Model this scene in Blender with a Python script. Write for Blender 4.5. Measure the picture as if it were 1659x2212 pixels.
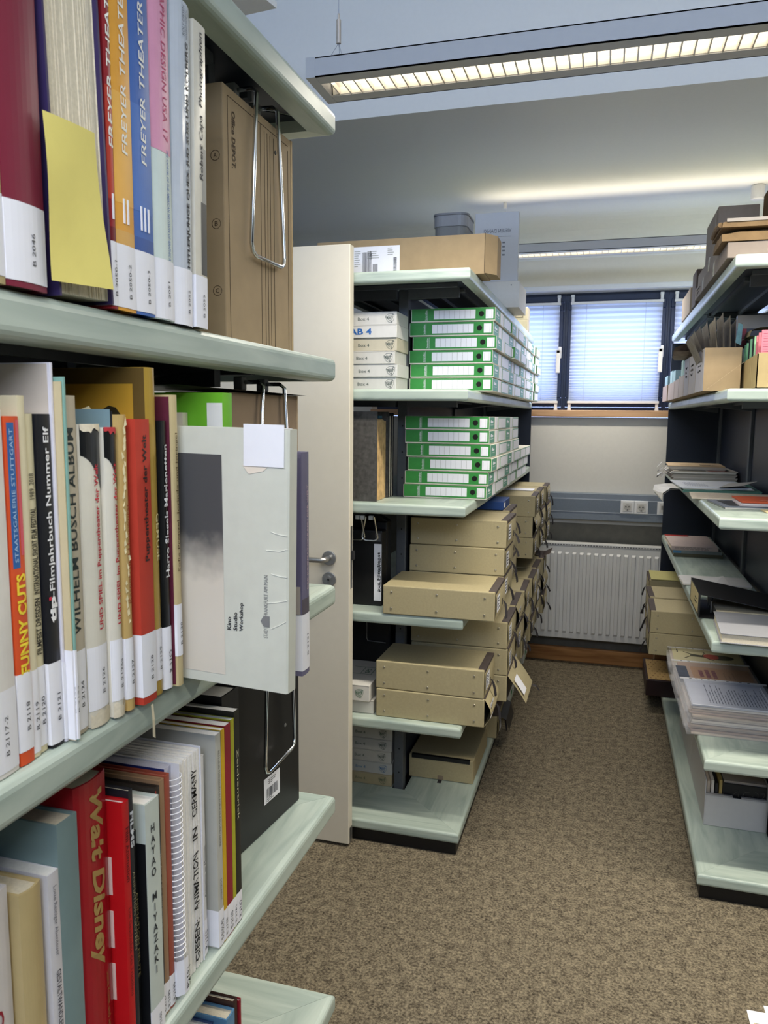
import bpy, bmesh, math, random
from mathutils import Vector, Matrix
R = random.Random(7)
S = bpy.context.scene
COL = S.collection
for o in list(bpy.data.objects):
    bpy.data.objects.remove(o)

# ------------------------------------------------------------------ camera, sky, lights, exposure
CAM_Z = 1.596
F_PX, PITCH, YAW, ROLL = 1661.44, 0.123747, 0.278829, 0.0081554
cam_data = bpy.data.cameras.new('camera')
cam = bpy.data.objects.new('camera', cam_data)
COL.objects.link(cam)
cam_data.sensor_fit = 'HORIZONTAL'
cam_data.sensor_width = 36.0
cam_data.lens = F_PX / 1659.0 * 36.0
cam_data.clip_start = 0.02
cam_data.dof.use_dof = True
cam_data.dof.focus_distance = 1.45
cam_data.dof.aperture_fstop = 20.0
fw = Vector((-math.sin(YAW) * math.cos(PITCH), math.cos(YAW) * math.cos(PITCH), -math.sin(PITCH)))
rt = Vector((math.cos(YAW), math.sin(YAW), 0))
up = rt.cross(fw)
r2 = math.cos(ROLL) * rt + math.sin(ROLL) * up
u2 = -math.sin(ROLL) * rt + math.cos(ROLL) * up
cm = Matrix((r2, u2, -fw)).transposed().to_4x4()
cm.translation = (0, 0, CAM_Z)
cam.matrix_world = cm
S.camera = cam

world = bpy.data.worlds.new('world')
S.world = world
world.use_nodes = True
bg = world.node_tree.nodes['Background']
bg.inputs[0].default_value = (0.40, 0.54, 1.0, 1)
bg.inputs[1].default_value = 3.4

def area(name, loc, rot, sx, sy, power, color, spread=math.pi):
    l = bpy.data.lights.new(name, 'AREA')
    l.shape = 'RECTANGLE'; l.size = sx; l.size_y = sy
    l.energy = power; l.color = color; l.spread = spread
    o = bpy.data.objects.new(name, l); COL.objects.link(o)
    o.location = loc; o.rotation_euler = rot
    return o
# cool light added high behind the camera for unseen daylight on the upper ceiling
area('daylight_rear_fill', (0.4, -2.5, 3.18), (math.radians(90), 0, 0), 4.2, 0.72, 108, (0.50, 0.66, 1.0))
# daylight coming in through the three casements
area('daylight_far_window', (0.1, 4.98, 2.0), (math.radians(-90), 0, 0), 1.9, 0.6, 5, (0.55, 0.68, 1.0))

S.view_settings.view_transform = 'Standard'
S.view_settings.look = 'None'
S.view_settings.gamma = 1.0
S.view_settings.use_curve_mapping = False
S.view_settings.exposure = 0.2

# ------------------------------------------------------------------ materials
def lin(c):
    if isinstance(c, str):
        c = [int(c[i:i + 2], 16) for i in (0, 2, 4)]
    return tuple((v / 255 / 12.92) if v / 255 <= 0.04045 else ((v / 255 + 0.055) / 1.055) ** 2.4 for v in c)
MATS = {}
def mat(col, rough=0.6, scale=40, amt=0.06, bump=0.0, metal=0.0, spec=0.4, name=None, coat=0.0):
    key = (col, rough, scale, amt, bump, metal, spec, coat)
    if key in MATS: return MATS[key]
    m = bpy.data.materials.new(name or ('paint_' + (col if isinstance(col, str) else 'mix')))
    m.use_nodes = True
    nt = m.node_tree; b = nt.nodes['Principled BSDF']
    c = lin(col)
    tc = nt.nodes.new('ShaderNodeTexCoord'); n = nt.nodes.new('ShaderNodeTexNoise')
    n.inputs['Scale'].default_value = scale; n.inputs['Detail'].default_value = 4
    nt.links.new(tc.outputs['Object'], n.inputs['Vector'])
    r = nt.nodes.new('ShaderNodeValToRGB')
    r.color_ramp.elements[0].position = 0.3; r.color_ramp.elements[1].position = 0.7
    r.color_ramp.elements[0].color = tuple(max(0, v * (1 - amt)) for v in c) + (1,)
    r.color_ramp.elements[1].color = tuple(min(1, v * (1 + amt)) for v in c) + (1,)
    nt.links.new(n.outputs['Fac'], r.inputs['Fac'])
    nt.links.new(r.outputs['Color'], b.inputs['Base Color'])
    b.inputs['Roughness'].default_value = rough
    b.inputs['Metallic'].default_value = metal
    b.inputs['Specular IOR Level'].default_value = spec
    if coat: b.inputs['Coat Weight'].default_value = coat; b.inputs['Coat Roughness'].default_value = 0.15
    if bump:
        bp = nt.nodes.new('ShaderNodeBump'); bp.inputs['Strength'].default_value = bump; bp.inputs['Distance'].default_value = 0.002
        nt.links.new(n.outputs['Fac'], bp.inputs['Height']); nt.links.new(bp.outputs['Normal'], b.inputs['Normal'])
    MATS[key] = m
    return m

def wood(name, c0, c1, axis, scale=1.0, rough=0.38, stretch=9.0):
    m = bpy.data.materials.new(name); m.use_nodes = True
    nt = m.node_tree; b = nt.nodes['Principled BSDF']
    tc = nt.nodes.new('ShaderNodeTexCoord'); mp = nt.nodes.new('ShaderNodeMapping')
    sc = [26 * scale] * 3; sc[axis] = 26 * scale / stretch
    mp.inputs['Scale'].default_value = sc
    nt.links.new(tc.outputs['Object'], mp.inputs['Vector'])
    n = nt.nodes.new('ShaderNodeTexNoise'); n.inputs['Scale'].default_value = 1.0; n.inputs['Detail'].default_value = 6; n.inputs['Distortion'].default_value = 1.2
    nt.links.new(mp.outputs['Vector'], n.inputs['Vector'])
    r = nt.nodes.new('ShaderNodeValToRGB')
    e = r.color_ramp.elements
    e[0].position = 0.32; e[1].position = 0.68
    e[0].color = lin(c0) + (1,); e[1].color = lin(c1) + (1,)
    mid = e.new(0.5); mid.color = tuple((a + d) / 2 * 1.02 for a, d in zip(lin(c0), lin(c1))) + (1,)
    nt.links.new(n.outputs['Fac'], r.inputs['Fac']); nt.links.new(r.outputs['Color'], b.inputs['Base Color'])
    b.inputs['Roughness'].default_value = rough
    return m
BOARD_Y = wood('pale_green_laminate_long', '98A79E', 'B7C3B8', 1)
BOARD_X = wood('pale_green_laminate_cross', '98A79E', 'B7C3B8', 0)
OAK = wood('oiled_oak', '8A5A2E', 'B98650', 0, 1.0, 0.5, 14)
BEECH = wood('beech_sill', 'A9815A', 'C9A27C', 0, 1.2, 0.5, 12)

def carpet_mat():
    m = bpy.data.materials.new('speckled_carpet'); m.use_nodes = True
    nt = m.node_tree; b = nt.nodes['Principled BSDF']
    tc = nt.nodes.new('ShaderNodeTexCoord')
    n = nt.nodes.new('ShaderNodeTexNoise'); n.inputs['Scale'].default_value = 130; n.inputs['Detail'].default_value = 5; n.inputs['Roughness'].default_value = 0.7
    n2 = nt.nodes.new('ShaderNodeTexNoise'); n2.inputs['Scale'].default_value = 34; n2.inputs['Detail'].default_value = 3
    v = nt.nodes.new('ShaderNodeTexVoronoi'); v.inputs['Scale'].default_value = 260
    for q in (n, n2, v): nt.links.new(tc.outputs['Object'], q.inputs['Vector'])
    a = nt.nodes.new('ShaderNodeMath'); a.operation = 'MULTIPLY_ADD'; a.inputs[1].default_value = 0.35
    nt.links.new(n2.outputs['Fac'], a.inputs[0]); nt.links.new(n.outputs['Fac'], a.inputs[2])
    r = nt.nodes.new('ShaderNodeValToRGB'); e = r.color_ramp.elements
    e[0].position = 0.50; e[1].position = 0.88
    e[0].color = lin('38332B') + (1,); e[1].color = lin('A0947C') + (1,)
    mid = e.new(0.64); mid.color = lin('696051') + (1,)
    mid = e.new(0.73); mid.color = lin('837966') + (1,)
    nt.links.new(a.outputs[0], r.inputs['Fac']); nt.links.new(r.outputs['Color'], b.inputs['Base Color'])
    b.inputs['Roughness'].default_value = 0.95; b.inputs['Specular IOR Level'].default_value = 0.1
    bp = nt.nodes.new('ShaderNodeBump'); bp.inputs['Strength'].default_value = 0.6; bp.inputs['Distance'].default_value = 0.003
    mx = nt.nodes.new('ShaderNodeMath'); mx.operation = 'ADD'
    nt.links.new(v.outputs['Distance'], mx.inputs[0]); nt.links.new(n.outputs['Fac'], mx.inputs[1])
    nt.links.new(mx.outputs[0], bp.inputs['Height']); nt.links.new(bp.outputs['Normal'], b.inputs['Normal'])
    return m

def emit_mat(name, col, strength):
    m = bpy.data.materials.new(name); m.use_nodes = True
    b = m.node_tree.nodes['Principled BSDF']
    b.inputs['Base Color'].default_value = lin(col) + (1,)
    b.inputs['Emission Color'].default_value = lin(col) + (1,)
    b.inputs['Emission Strength'].default_value = strength
    return m
def glass_mat(name, tint='FFFFFF', a=0.12):
    m = bpy.data.materials.new(name); m.use_nodes = True
    nt = m.node_tree; out = nt.nodes['Material Output']; b = nt.nodes['Principled BSDF']
    t = nt.nodes.new('ShaderNodeBsdfTransparent'); mx = nt.nodes.new('ShaderNodeMixShader')
    b.inputs['Base Color'].default_value = lin(tint) + (1,); b.inputs['Roughness'].default_value = 0.12
    mx.inputs[0].default_value = a
    nt.links.new(t.outputs[0], mx.inputs[1]); nt.links.new(b.outputs[0], mx.inputs[2]); nt.links.new(mx.outputs[0], out.inputs[0])
    return m
def blind_mat():
    m = bpy.data.materials.new('pleated_fabric'); m.use_nodes = True
    nt = m.node_tree; out = nt.nodes['Material Output']
    d = nt.nodes.new('ShaderNodeBsdfDiffuse'); t = nt.nodes.new('ShaderNodeBsdfTranslucent'); mx = nt.nodes.new('ShaderNodeMixShader')
    d.inputs[0].default_value = (0.80, 0.84, 0.92, 1); t.inputs[0].default_value = (0.80, 0.86, 0.95, 1)
    mx.inputs[0].default_value = 0.55
    nt.links.new(d.outputs[0], mx.inputs[1]); nt.links.new(t.outputs[0], mx.inputs[2]); nt.links.new(mx.outputs[0], out.inputs[0])
    return m

WALL = mat('D4D1C9', 0.9, 60, 0.015, 0.05, name='wall_plaster')
CEIL = mat('DEDFDE', 0.92, 60, 0.01, name='ceiling_paint')
STEEL = mat('55595E', 0.5, 80, 0.04, metal=0.2, name='grey_shelf_steel')
SHEEN_STEEL = mat('1E2431', 0.42, 80, 0.05, metal=0.1, name='grey_steel_blue_sheen')  # dark grey steel, its blue reflection painted into the base colour
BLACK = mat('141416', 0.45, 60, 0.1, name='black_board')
CHROME = mat('D9DCE0', 0.12, 200, 0.02, metal=1.0, name='chromed_wire')
BRUSHED = mat('A9A9A8', 0.33, 200, 0.05, metal=0.9, name='brushed_metal')
WHITEPL = mat('E6E6E6', 0.45, 90, 0.02, name='white_lacquer')
LABEL = mat('ECECF2', 0.5, 60, 0.01, name='white_paper_label')
INK = mat('17171A', 0.7, 60, 0.02, name='black_ink')
PAGES = mat('DDD3BC', 0.85, 300, 0.08, name='cream_page_edges')
WPAGES = mat('E8E6E2', 0.85, 300, 0.05, name='white_page_edges')
KRAFT = mat('A08A69', 0.75, 25, 0.06, 0.1, name='kraft_cardboard')
BEIGE = mat('A99D7A', 0.7, 140, 0.05, 0.08, name='buff_archive_board')
TAPE = mat('4A403C', 0.7, 60, 0.1, name='dark_linen_tape')
GREENB = mat('34893C', 0.5, 60, 0.05, name='green_box_print')
GREENB_LIT = mat('5E9B84', 0.5, 60, 0.05, name='green_print_blue_lit')  # green print of the box ends, with blue window light painted in
CARD = mat('E3DECF', 0.7, 60, 0.03, name='pale_card')

# ------------------------------------------------------------------ mesh helpers
class MB:
    def __init__(s): s.v = []; s.f = []
    def box(s, x0, x1, y0, y1, z0, z1):
        b = len(s.v)
        s.v += [(x0, y0, z0), (x1, y0, z0), (x1, y1, z0), (x0, y1, z0), (x0, y0, z1), (x1, y0, z1), (x1, y1, z1), (x0, y1, z1)]
        s.f += [tuple(b + i for i in q) for q in ((0, 3, 2, 1), (4, 5, 6, 7), (0, 1, 5, 4), (1, 2, 6, 5), (2, 3, 7, 6), (3, 0, 4, 7))]
        return s
    def prism(s, poly, z0, z1, plane='xy'):
        b = len(s.v); n = len(poly)
        mk = {'xy': lambda p, w: (p[0], p[1], w), 'xz': lambda p, w: (p[0], w, p[1]), 'yz': lambda p, w: (w, p[0], p[1])}[plane]
        s.v += [mk(p, z0) for p in poly] + [mk(p, z1) for p in poly]
        s.f.append(tuple(b + i for i in range(n))[::-1]); s.f.append(tuple(b + n + i for i in range(n)))
        for i in range(n):
            j = (i + 1) % n; s.f.append((b + i, b + j, b + n + j, b + n + i))
        return s
    def quad(s, *p):
        b = len(s.v); s.v += [tuple(q) for q in p]; s.f.append(tuple(range(b, b + len(p)))); return s
    def tube(s, path, r, n=8):
        path = [Vector(p) for p in path]; b = len(s.v); up_ = None
        for i, p in enumerate(path):
            t = (path[min(i + 1, len(path) - 1)] - path[max(i - 1, 0)]).normalized()
            if up_ is None:
                up_ = t.orthogonal().normalized()
            up_ = (up_ - t * up_.dot(t)).normalized(); w = t.cross(up_)
            for k in range(n):
                a = 2 * math.pi * k / n
                s.v.append(tuple(p + r * (math.cos(a) * up_ + math.sin(a) * w)))
        for i in range(len(path) - 1):
            for k in range(n):
                k2 = (k + 1) % n
                s.f.append((b + i * n + k, b + i * n + k2, b + (i + 1) * n + k2, b + (i + 1) * n + k))
        s.f.append(tuple(b + k for k in range(n))[::-1]); s.f.append(tuple(b + (len(path) - 1) * n + k for k in range(n)))
        return s
    def cyl(s, c, r, h, axis='z', n=20):
        c = Vector(c); d = {'x': Vector((h, 0, 0)), 'y': Vector((0, h, 0)), 'z': Vector((0, 0, h))}[axis]
        return s.tube([c, c + d], r, n)
    def grid(s, pts):
        b = len(s.v); n = len(pts); m = len(pts[0])
        for row in pts: s.v += [tuple(p) for p in row]
        for i in range(n - 1):
            for j in range(m - 1):
                s.f.append((b + i * m + j, b + i * m + j + 1, b + (i + 1) * m + j + 1, b + (i + 1) * m + j))
        return s

def mesh_of(name, mb, bevel=0, seg=2, fix=True, smooth=False):
    me = bpy.data.meshes.new(name)
    me.from_pydata(mb.v, [], mb.f)
    if fix or bevel:
        bm = bmesh.new(); bm.from_mesh(me)
        if fix: bmesh.ops.recalc_face_normals(bm, faces=bm.faces)
        if bevel:
            ed = [e for e in bm.edges if len(e.link_faces) == 2 and e.calc_face_angle(0) > 0.6]
            bmesh.ops.bevel(bm, geom=ed, offset=bevel, segments=seg, affect='EDGES', profile=0.5, clamp_overlap=True)
        bm.to_mesh(me); bm.free()
    if smooth:
        for p in me.polygons: p.use_smooth = True
    return me
def part(name, mb, m, parent=None, bevel=0, seg=2, smooth=False, fix=True, label=None, loc=None, rot=None):
    me = mb if isinstance(mb, bpy.types.Mesh) else mesh_of(name, mb, bevel, seg, fix, smooth)
    if m is not None and not me.materials: me.materials.append(m)
    o = bpy.data.objects.new(name, me); COL.objects.link(o)
    if parent is not None: o.parent = parent
    if loc is not None: o.location = loc
    if rot is not None: o.rotation_euler = rot
    if label: o['label'] = label
    return o
def tag(o, label, cat, group=None):
    o['label'] = label; o['category'] = cat
    if group: o['group'] = group
    return o
def thing(name, label, cat, loc=(0, 0, 0), rot=(0, 0, 0), group=None):
    o = bpy.data.objects.new(name, None); COL.objects.link(o)
    o.empty_display_size = 0.05
    o.location = loc; o.rotation_euler = rot
    return tag(o, label, cat, group)
def struct(o): o['kind'] = 'structure'; return o
def kids(o): return KIDS.get(o.name, [c for c in o.children])
KIDS = {}
def dup(root, loc, rot=None, label=None):
    r = root.copy(); COL.objects.link(r); r.location = loc
    if rot is not None: r.rotation_euler = rot
    if label: r['label'] = label
    for ch in root.children:
        c = ch.copy(); COL.objects.link(c); c.parent = r
        for g in ch.children:
            d = g.copy(); COL.objects.link(d); d.parent = c
    return r

TXT = {}
def text_mesh(s, bold=0.0, shear=0.0):
    k = (s, bold, shear)
    if k in TXT: return TXT[k]
    cu = bpy.data.curves.new('lettering', 'FONT'); cu.body = s; cu.resolution_u = 2; cu.offset = bold; cu.shear = shear
    cu.space_line = 0.95; cu.align_x = 'CENTER'
    o = bpy.data.objects.new('lettering', cu); COL.objects.link(o)
    me = bpy.data.meshes.new_from_object(o)
    bpy.data.objects.remove(o); bpy.data.curves.remove(cu)
    vs = [v.co.copy() for v in me.vertices]; fs = [tuple(p.vertices) for p in me.polygons]
    x0 = min(v.x for v in vs); x1 = max(v.x for v in vs); y0 = min(v.y for v in vs); y1 = max(v.y for v in vs)
    vs = [((v.x - (x0 + x1) / 2) / (x1 - x0), (v.y - (y0 + y1) / 2) / (y1 - y0)) for v in vs]
    bpy.data.meshes.remove(me)
    TXT[k] = (vs, fs); return TXT[k]
def text(s, center, u, v, length, height, m, parent, name='lettering', bold=0.0, shear=0.0, wob=0.0, surf=None):
    vs, fs = text_mesh(s, bold, shear)
    u = Vector(u); v = Vector(v); c = Vector(center); mb = MB()
    for a, b in vs:
        if wob: b = b + wob * math.sin(a * 23) ; a = a + 0.2 * wob * math.sin(b * 9 + a * 40)
        p = c + u * (a * length) + v * (b * height)
        if surf: p.x = surf(p.y) + 0.0007
        mb.v.append(tuple(p))
    mb.f = [tuple(f) for f in fs]
    return part(name, mb, m, parent, fix=False)
def lines(c, u, v, w, h, n, m, parent, name='printed_lines', th=0.35, seed=0, ragged=0.5):
    """rows of small printed strokes on a flat sheet"""
    q = random.Random(seed); u = Vector(u); v = Vector(v); c = Vector(c); mb = MB(); ph = h / n
    for i in range(n):
        y = h / 2 - ph * (i + 0.5); x = -w / 2; end = w / 2 - q.random() * ragged * w
        while x < end:
            l = min(end - x, w * q.uniform(0.05, 0.16))
            t = ph * th / 2
            mb.quad(c + u * x + v * (y - t), c + u * (x + l) + v * (y - t), c + u * (x + l) + v * (y + t), c + u * x + v * (y + t))
            x += l + w * 0.02
    return part(name, mb, m, parent, fix=False)
def barcode(c, u, v, w, h, m, parent, seed=0, name='barcode'):
    q = random.Random(seed); u = Vector(u); v = Vector(v); c = Vector(c); mb = MB(); x = -w / 2
    while x < w / 2:
        l = w * q.choice((0.008, 0.015, 0.025)); l = min(l, w / 2 - x)
        mb.quad(c + u * x - v * h / 2, c + u * (x + l) - v * h / 2, c + u * (x + l) + v * h / 2, c + u * x + v * h / 2)
        x += l + w * q.choice((0.01, 0.018, 0.028))
    return part(name, mb, m, parent, fix=False)
def sheet(c, u, v, w, h, m, parent, name, t=0.0004):
    u = Vector(u); v = Vector(v); c = Vector(c); n = u.cross(v) * t; mb = MB()
    p = [c + u * a * w / 2 + v * b * h / 2 for a, b in ((-1, -1), (1, -1), (1, 1), (-1, 1))]
    mb.quad(*p); b_ = [q + n for q in p]; mb.quad(*b_)
    for i in range(4):
        j = (i + 1) % 4; mb.quad(p[i], p[j], b_[j], b_[i])
    return part(name, mb, m, parent)
X_, Y_, Z_ = Vector((1, 0, 0)), Vector((0, 1, 0)), Vector((0, 0, 1))

# ------------------------------------------------------------------ room shell
XL_, XR_, YB, YW, ZC_, ZH = -2.08, 2.7, -2.62, 5.09, 2.80, 3.62
YSTEP = 3.15
struct(part('floor', MB().box(XL_ - .1, XR_ + .1, YB - .1, YW + .1, -0.06, 0), carpet_mat()))
struct(part('ceiling', MB().box(XL_ - .1, XR_ + .1, YSTEP, YW + .3, ZC_, ZH + .1), CEIL))
struct(part('ceiling_high', MB().box(XL_ - .1, XR_ + .1, YB - .1, YSTEP, ZH, ZH + .1), CEIL))
struct(part('wall_left', MB().box(XL_ - .1, XL_, YB - .1, YW + .3, 0, ZH), WALL))
struct(part('wall_right', MB().box(XR_, XR_ + .1, YB - .1, YW + .3, 0, ZH), WALL))
struct(part('wall_rear', MB().box(XL_, XR_, YB - .1, YB, 0, ZH), WALL))
WX0, WX1, WZ0, WZ1 = -1.55, 1.35, 1.645, 2.39
CONC = mat('77756C', 0.9, 25, 0.10, 0.1, name='bare_concrete')
wf = struct(part('wall_far', MB().box(XL_, XR_, YW, YW + .3, 0.92, WZ0 - .045), WALL))
w2 = MB(); w2.box(XL_, XR_, YW, YW + .3, WZ1 + .03, ZC_); w2.box(XL_, WX0, YW, YW + .3, WZ0 - .045, WZ1 + .03); w2.box(WX1, XR_, YW, YW + .3, WZ0 - .045, WZ1 + .03)
part('upper_wall', w2, WALL, wf)
part('bare_wall', MB().box(XL_, XR_, YW + .012, YW + .3, 0, 0.92), CONC, wf, label='bare grey concrete band behind the radiator')
cv = MB(); n_ = 10; cr_ = .22
row = [(YW - cr_ + cr_ * math.sin(math.pi / 2 * i / n_), ZC_ - cr_ + cr_ * math.cos(math.pi / 2 * i / n_)) for i in range(n_ + 1)]
cv.prism(row + [(YW + .01, ZC_ - cr_), (YW + .01, ZC_ + .01), (YW - cr_, ZC_ + .01)], XL_, XR_, 'yz')
struct(part('trim_3', cv, CEIL, label='rounded plaster cove between ceiling and window wall'))
bb = struct(part('baseboard_far', MB().box(-1.9, 2.5, YW - .02, YW + .011, 0, 0.093), OAK, bevel=.003))
bb['label'] = 'oiled wooden baseboard under the radiator'
sill = struct(part('trim_1', MB().box(WX0, WX1, YW - .035, YW + .14, WZ0 - .043, WZ0), BEECH, bevel=.004))
sill['label'] = 'light wooden window sill'
struct(part('trim_2', MB().box(WX0, WX1, YW - .004, YW + .2, WZ1 + .0, WZ1 + .03), mat('D8DCE4', .7, 60, .01, name='reveal_paint'), bevel=.004))

# ------------------------------------------------------------------ windows: dark blue casements with pleated blinds
FRAME = mat('222D47', 0.45, 60, 0.04, name='navy_window_frame')
GLASS = glass_mat('window_glass', 'F4F8FF', 0.06)
BLIND = blind_mat()
CORD = mat('C9CEDA', .7, 60, .02, name='blind_cord')
YF = YW + .13
def casement(n, x0, x1, handle):
    w = bpy.data.objects.new('window_%d' % n, None); COL.objects.link(w); struct(w)
    w.location = ((x0 + x1) / 2, YF, WZ0)
    hw = (x1 - x0) / 2; H = WZ1 - WZ0
    fm = MB()
    fm.box(-hw, hw, 0, .06, H - .048, H); fm.box(-hw, hw, 0, .06, 0, .02)
    fm.box(-hw, -hw + .012, 0, .06, .02, H - .048); fm.box(hw - .012, hw, 0, .06, .02, H - .048)
    part('window_frame', fm, FRAME, w)
    a = hw - .014
    sm = MB(); s0, s1 = .022, H - .05
    sm.box(-a, a, -.014, .045, s1 - .055, s1); sm.box(-a, a, -.014, .045, s0, s0 + .06)
    sm.box(-a, -a + .048, -.014, .045, s0 + .06, s1 - .055); sm.box(a - .048, a, -.014, .045, s0 + .06, s1 - .055)
    sash = part('sash', sm, FRAME, w, bevel=.003, seg=1)
    part('pane', MB().box(-a + .04, a - .04, .018, .024, s0 + .05, s1 - .05), GLASS, sash)
    # pleated blind
    bw = a - .022; z1 = H - .073; z0 = .056; q = random.Random(n * 5 + 1); pts = []
    z = z1; k = 0
    while z > z0:
        f = (z - z0) / (z1 - z0)
        step = .0055 + .0105 * min(1, f * 1.3) * q.uniform(.8, 1.2)
        pts.append([(-bw, -.036 - (.013 if k % 2 else 0), z), (bw, -.036 - (.013 if k % 2 else 0), z)])
        z -= step; k += 1
    bl = part('pleated_blind', MB().grid(pts), BLIND, w, fix=False)
    rm = MB(); rm.box(-bw - .006, bw + .006, -.056, -.03, z1 - .004, z1 + .012)
    part('head_rail', rm, WHITEPL, bl, bevel=.002)
    part('bottom_rail', MB().box(-bw - .006, bw + .006, -.056, -.03, z0 - .012, z0 + .004), WHITEPL, bl, bevel=.002)
    for sx in (-.66, .64):
        part('cord', MB().tube([(sx * bw, -.054, z0), (sx * bw, -.054, z1)], .0012, 5), CORD, bl)
    for sx in (-1, 1):
        for zz, d in ((z1 + .008, 1), (z0 - .008, -1)):
            xx = sx * (bw - .006)
            m = MB(); m.box(xx - .009, xx + .009, -.048, -.016, min(zz, zz + d * .046), max(zz, zz + d * .046)); m.box(xx - .011, xx + .011, -.05, -.016, *(sorted((zz + d * .034, zz + d * .05))))
            part('blind_clip', m, WHITEPL, bl, bevel=.002, seg=1)
    if handle:
        hx = handle * (a - .022)
        m = MB(); m.box(hx - .019, hx + .019, -.028, -.014, H / 2 - .04, H / 2 + .035)
        hd = part('handle', m, WHITEPL, w, bevel=.006, label='white window handle')
        m = MB(); m.box(hx - .013, hx + .013, -.060, -.028, H / 2 - .012, H / 2 + .014); m.box(hx - .013, hx + .013, -.060, -.044, H / 2 - .135, H / 2 + .014)
        part('lever', m, WHITEPL, hd, bevel=.005)
    return w
casement(1, -0.92, -0.282, 1)
casement(2, -0.280, 0.342, 1)
casement(3, 0.344, 0.96, 0)
m = MB(); m.box(WX0, -0.921, YF, YF + .06, WZ0, WZ1); m.box(.961, WX1, YF, YF + .06, WZ0, WZ1)
part('frame_infill', m, FRAME, wf)

# ------------------------------------------------------------------ door leaf standing open in front of the middle shelves
DOOR = mat('D3CCBC', 0.5, 30, 0.012, name='cream_door_laminate')
dr = bpy.data.objects.new('door_1', None); COL.objects.link(dr); struct(dr)
dr.location = (-0.857, 2.552, 0.012); dr['label'] = 'cream door leaf standing open in front of the middle shelf unit'
part('leaf', MB().box(-.985, 0, 0, .042, 0, 2.162), DOOR, dr, bevel=.003)
hd = part('rosette', MB().cyl((-.075, 0, 1.08), .0265, -.009, 'y', 28), BRUSHED, dr, bevel=.002)
part('lever', MB().tube([(-.075, -.008, 1.08), (-.075, -.040, 1.08), (-.079, -.049, 1.08), (-.09, -.052, 1.079), (-.21, -.052, 1.079)], .0095, 14), BRUSHED, hd, smooth=True, label='brushed metal door lever')
cy = part('key_rosette', MB().cyl((-.075, 0, 1.003), .0265, -.008, 'y', 28), BRUSHED, dr, bevel=.002)
m = MB().cyl((-.075, -.008, 1.008), .0085, -.006, 'y', 16); m.box(-.079, -.071, -.014, -.008, .985, 1.006)
part('lock_cylinder', m, BRUSHED, cy)
part('keyhole', MB().box(-.0758, -.0742, -.0146, -.0139, .99, 1.011), INK, cy)
lk = part('lock_plate', MB().box(-.0004, .0012, .011, .031, .97, 1.195), BRUSHED, dr)
part('latch', MB().box(.001, .012, .013, .029, 1.075, 1.107), mat('3A3A3C', .4, 60, .05, metal=.6, name='dark_latch'), lk, bevel=.002)
part('drop_seal', MB().box(-.004, .0012, .008, .034, 0.0, .06), BRUSHED, dr)

# ------------------------------------------------------------------ radiator, cable trunking with sockets
rad = thing('radiator', 'white panel radiator with vertical flutes under the window', 'radiator', (0.02, YW - .02, .178))
RADM = mat('DADAD8', 0.4, 60, 0.01, name='radiator_enamel')
RW, RH = 1.06, .625
part('panel', MB().box(-RW / 2, RW / 2, -.082, -.074, 0, RH - .02), RADM, rad, bevel=.004)
part('rear_panel', MB().box(-RW / 2, RW / 2, -.03, -.012, 0, RH - .02), RADM, rad, bevel=.004)
part('side_cover', MB().box(-RW / 2 - .004, -RW / 2, -.084, -.01, 0, RH), RADM, rad)
part('side_cover', MB().box(RW / 2, RW / 2 + .004, -.084, -.01, 0, RH), RADM, rad)
g = part('top_grille', MB().box(-RW / 2, RW / 2, -.084, -.01, RH - .02, RH), RADM, rad, bevel=.003)
sm = MB()
for i in range(60):
    x = -RW / 2 + .02 + i * (RW - .04) / 60
    sm.box(x, x + .011, -.0848, -.0838, RH - .014, RH - .008)
part('vent_slots', sm, mat('55565A', .6, 60, .02, name='slot_dark'), g)
pitch = .0452
rib = MB()
hw = .0135; zt, zb = RH - .058, .036
prof = [(-hw, 0), (-hw + .004, -.009), (hw - .004, -.009), (hw, 0)]
rows = []
for z, k in ((zb, 0), (zb + .014, 1), (zt - .012, 1), (zt, 0)):
    rows.append([(x, -.0822 + y * k, z) for x, y in prof])
ribme = mesh_of('flute', rib.grid(rows), fix=True)
n = int(RW / pitch)
for i in range(n):
    part('flute', ribme, RADM, rad, loc=(-RW / 2 + pitch * (i + .68), 0, 0))
for sx in (-.4, .4):
    part('wall_bracket', MB().box(sx - .015, sx + .015, -.014, .018, .1, .5), RADM, rad)
part('supply_pipe', MB().tube([(RW / 2 - .05, -.04, .0), (RW / 2 - .05, -.04, -.177)], .008, 10), RADM, rad)

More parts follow.
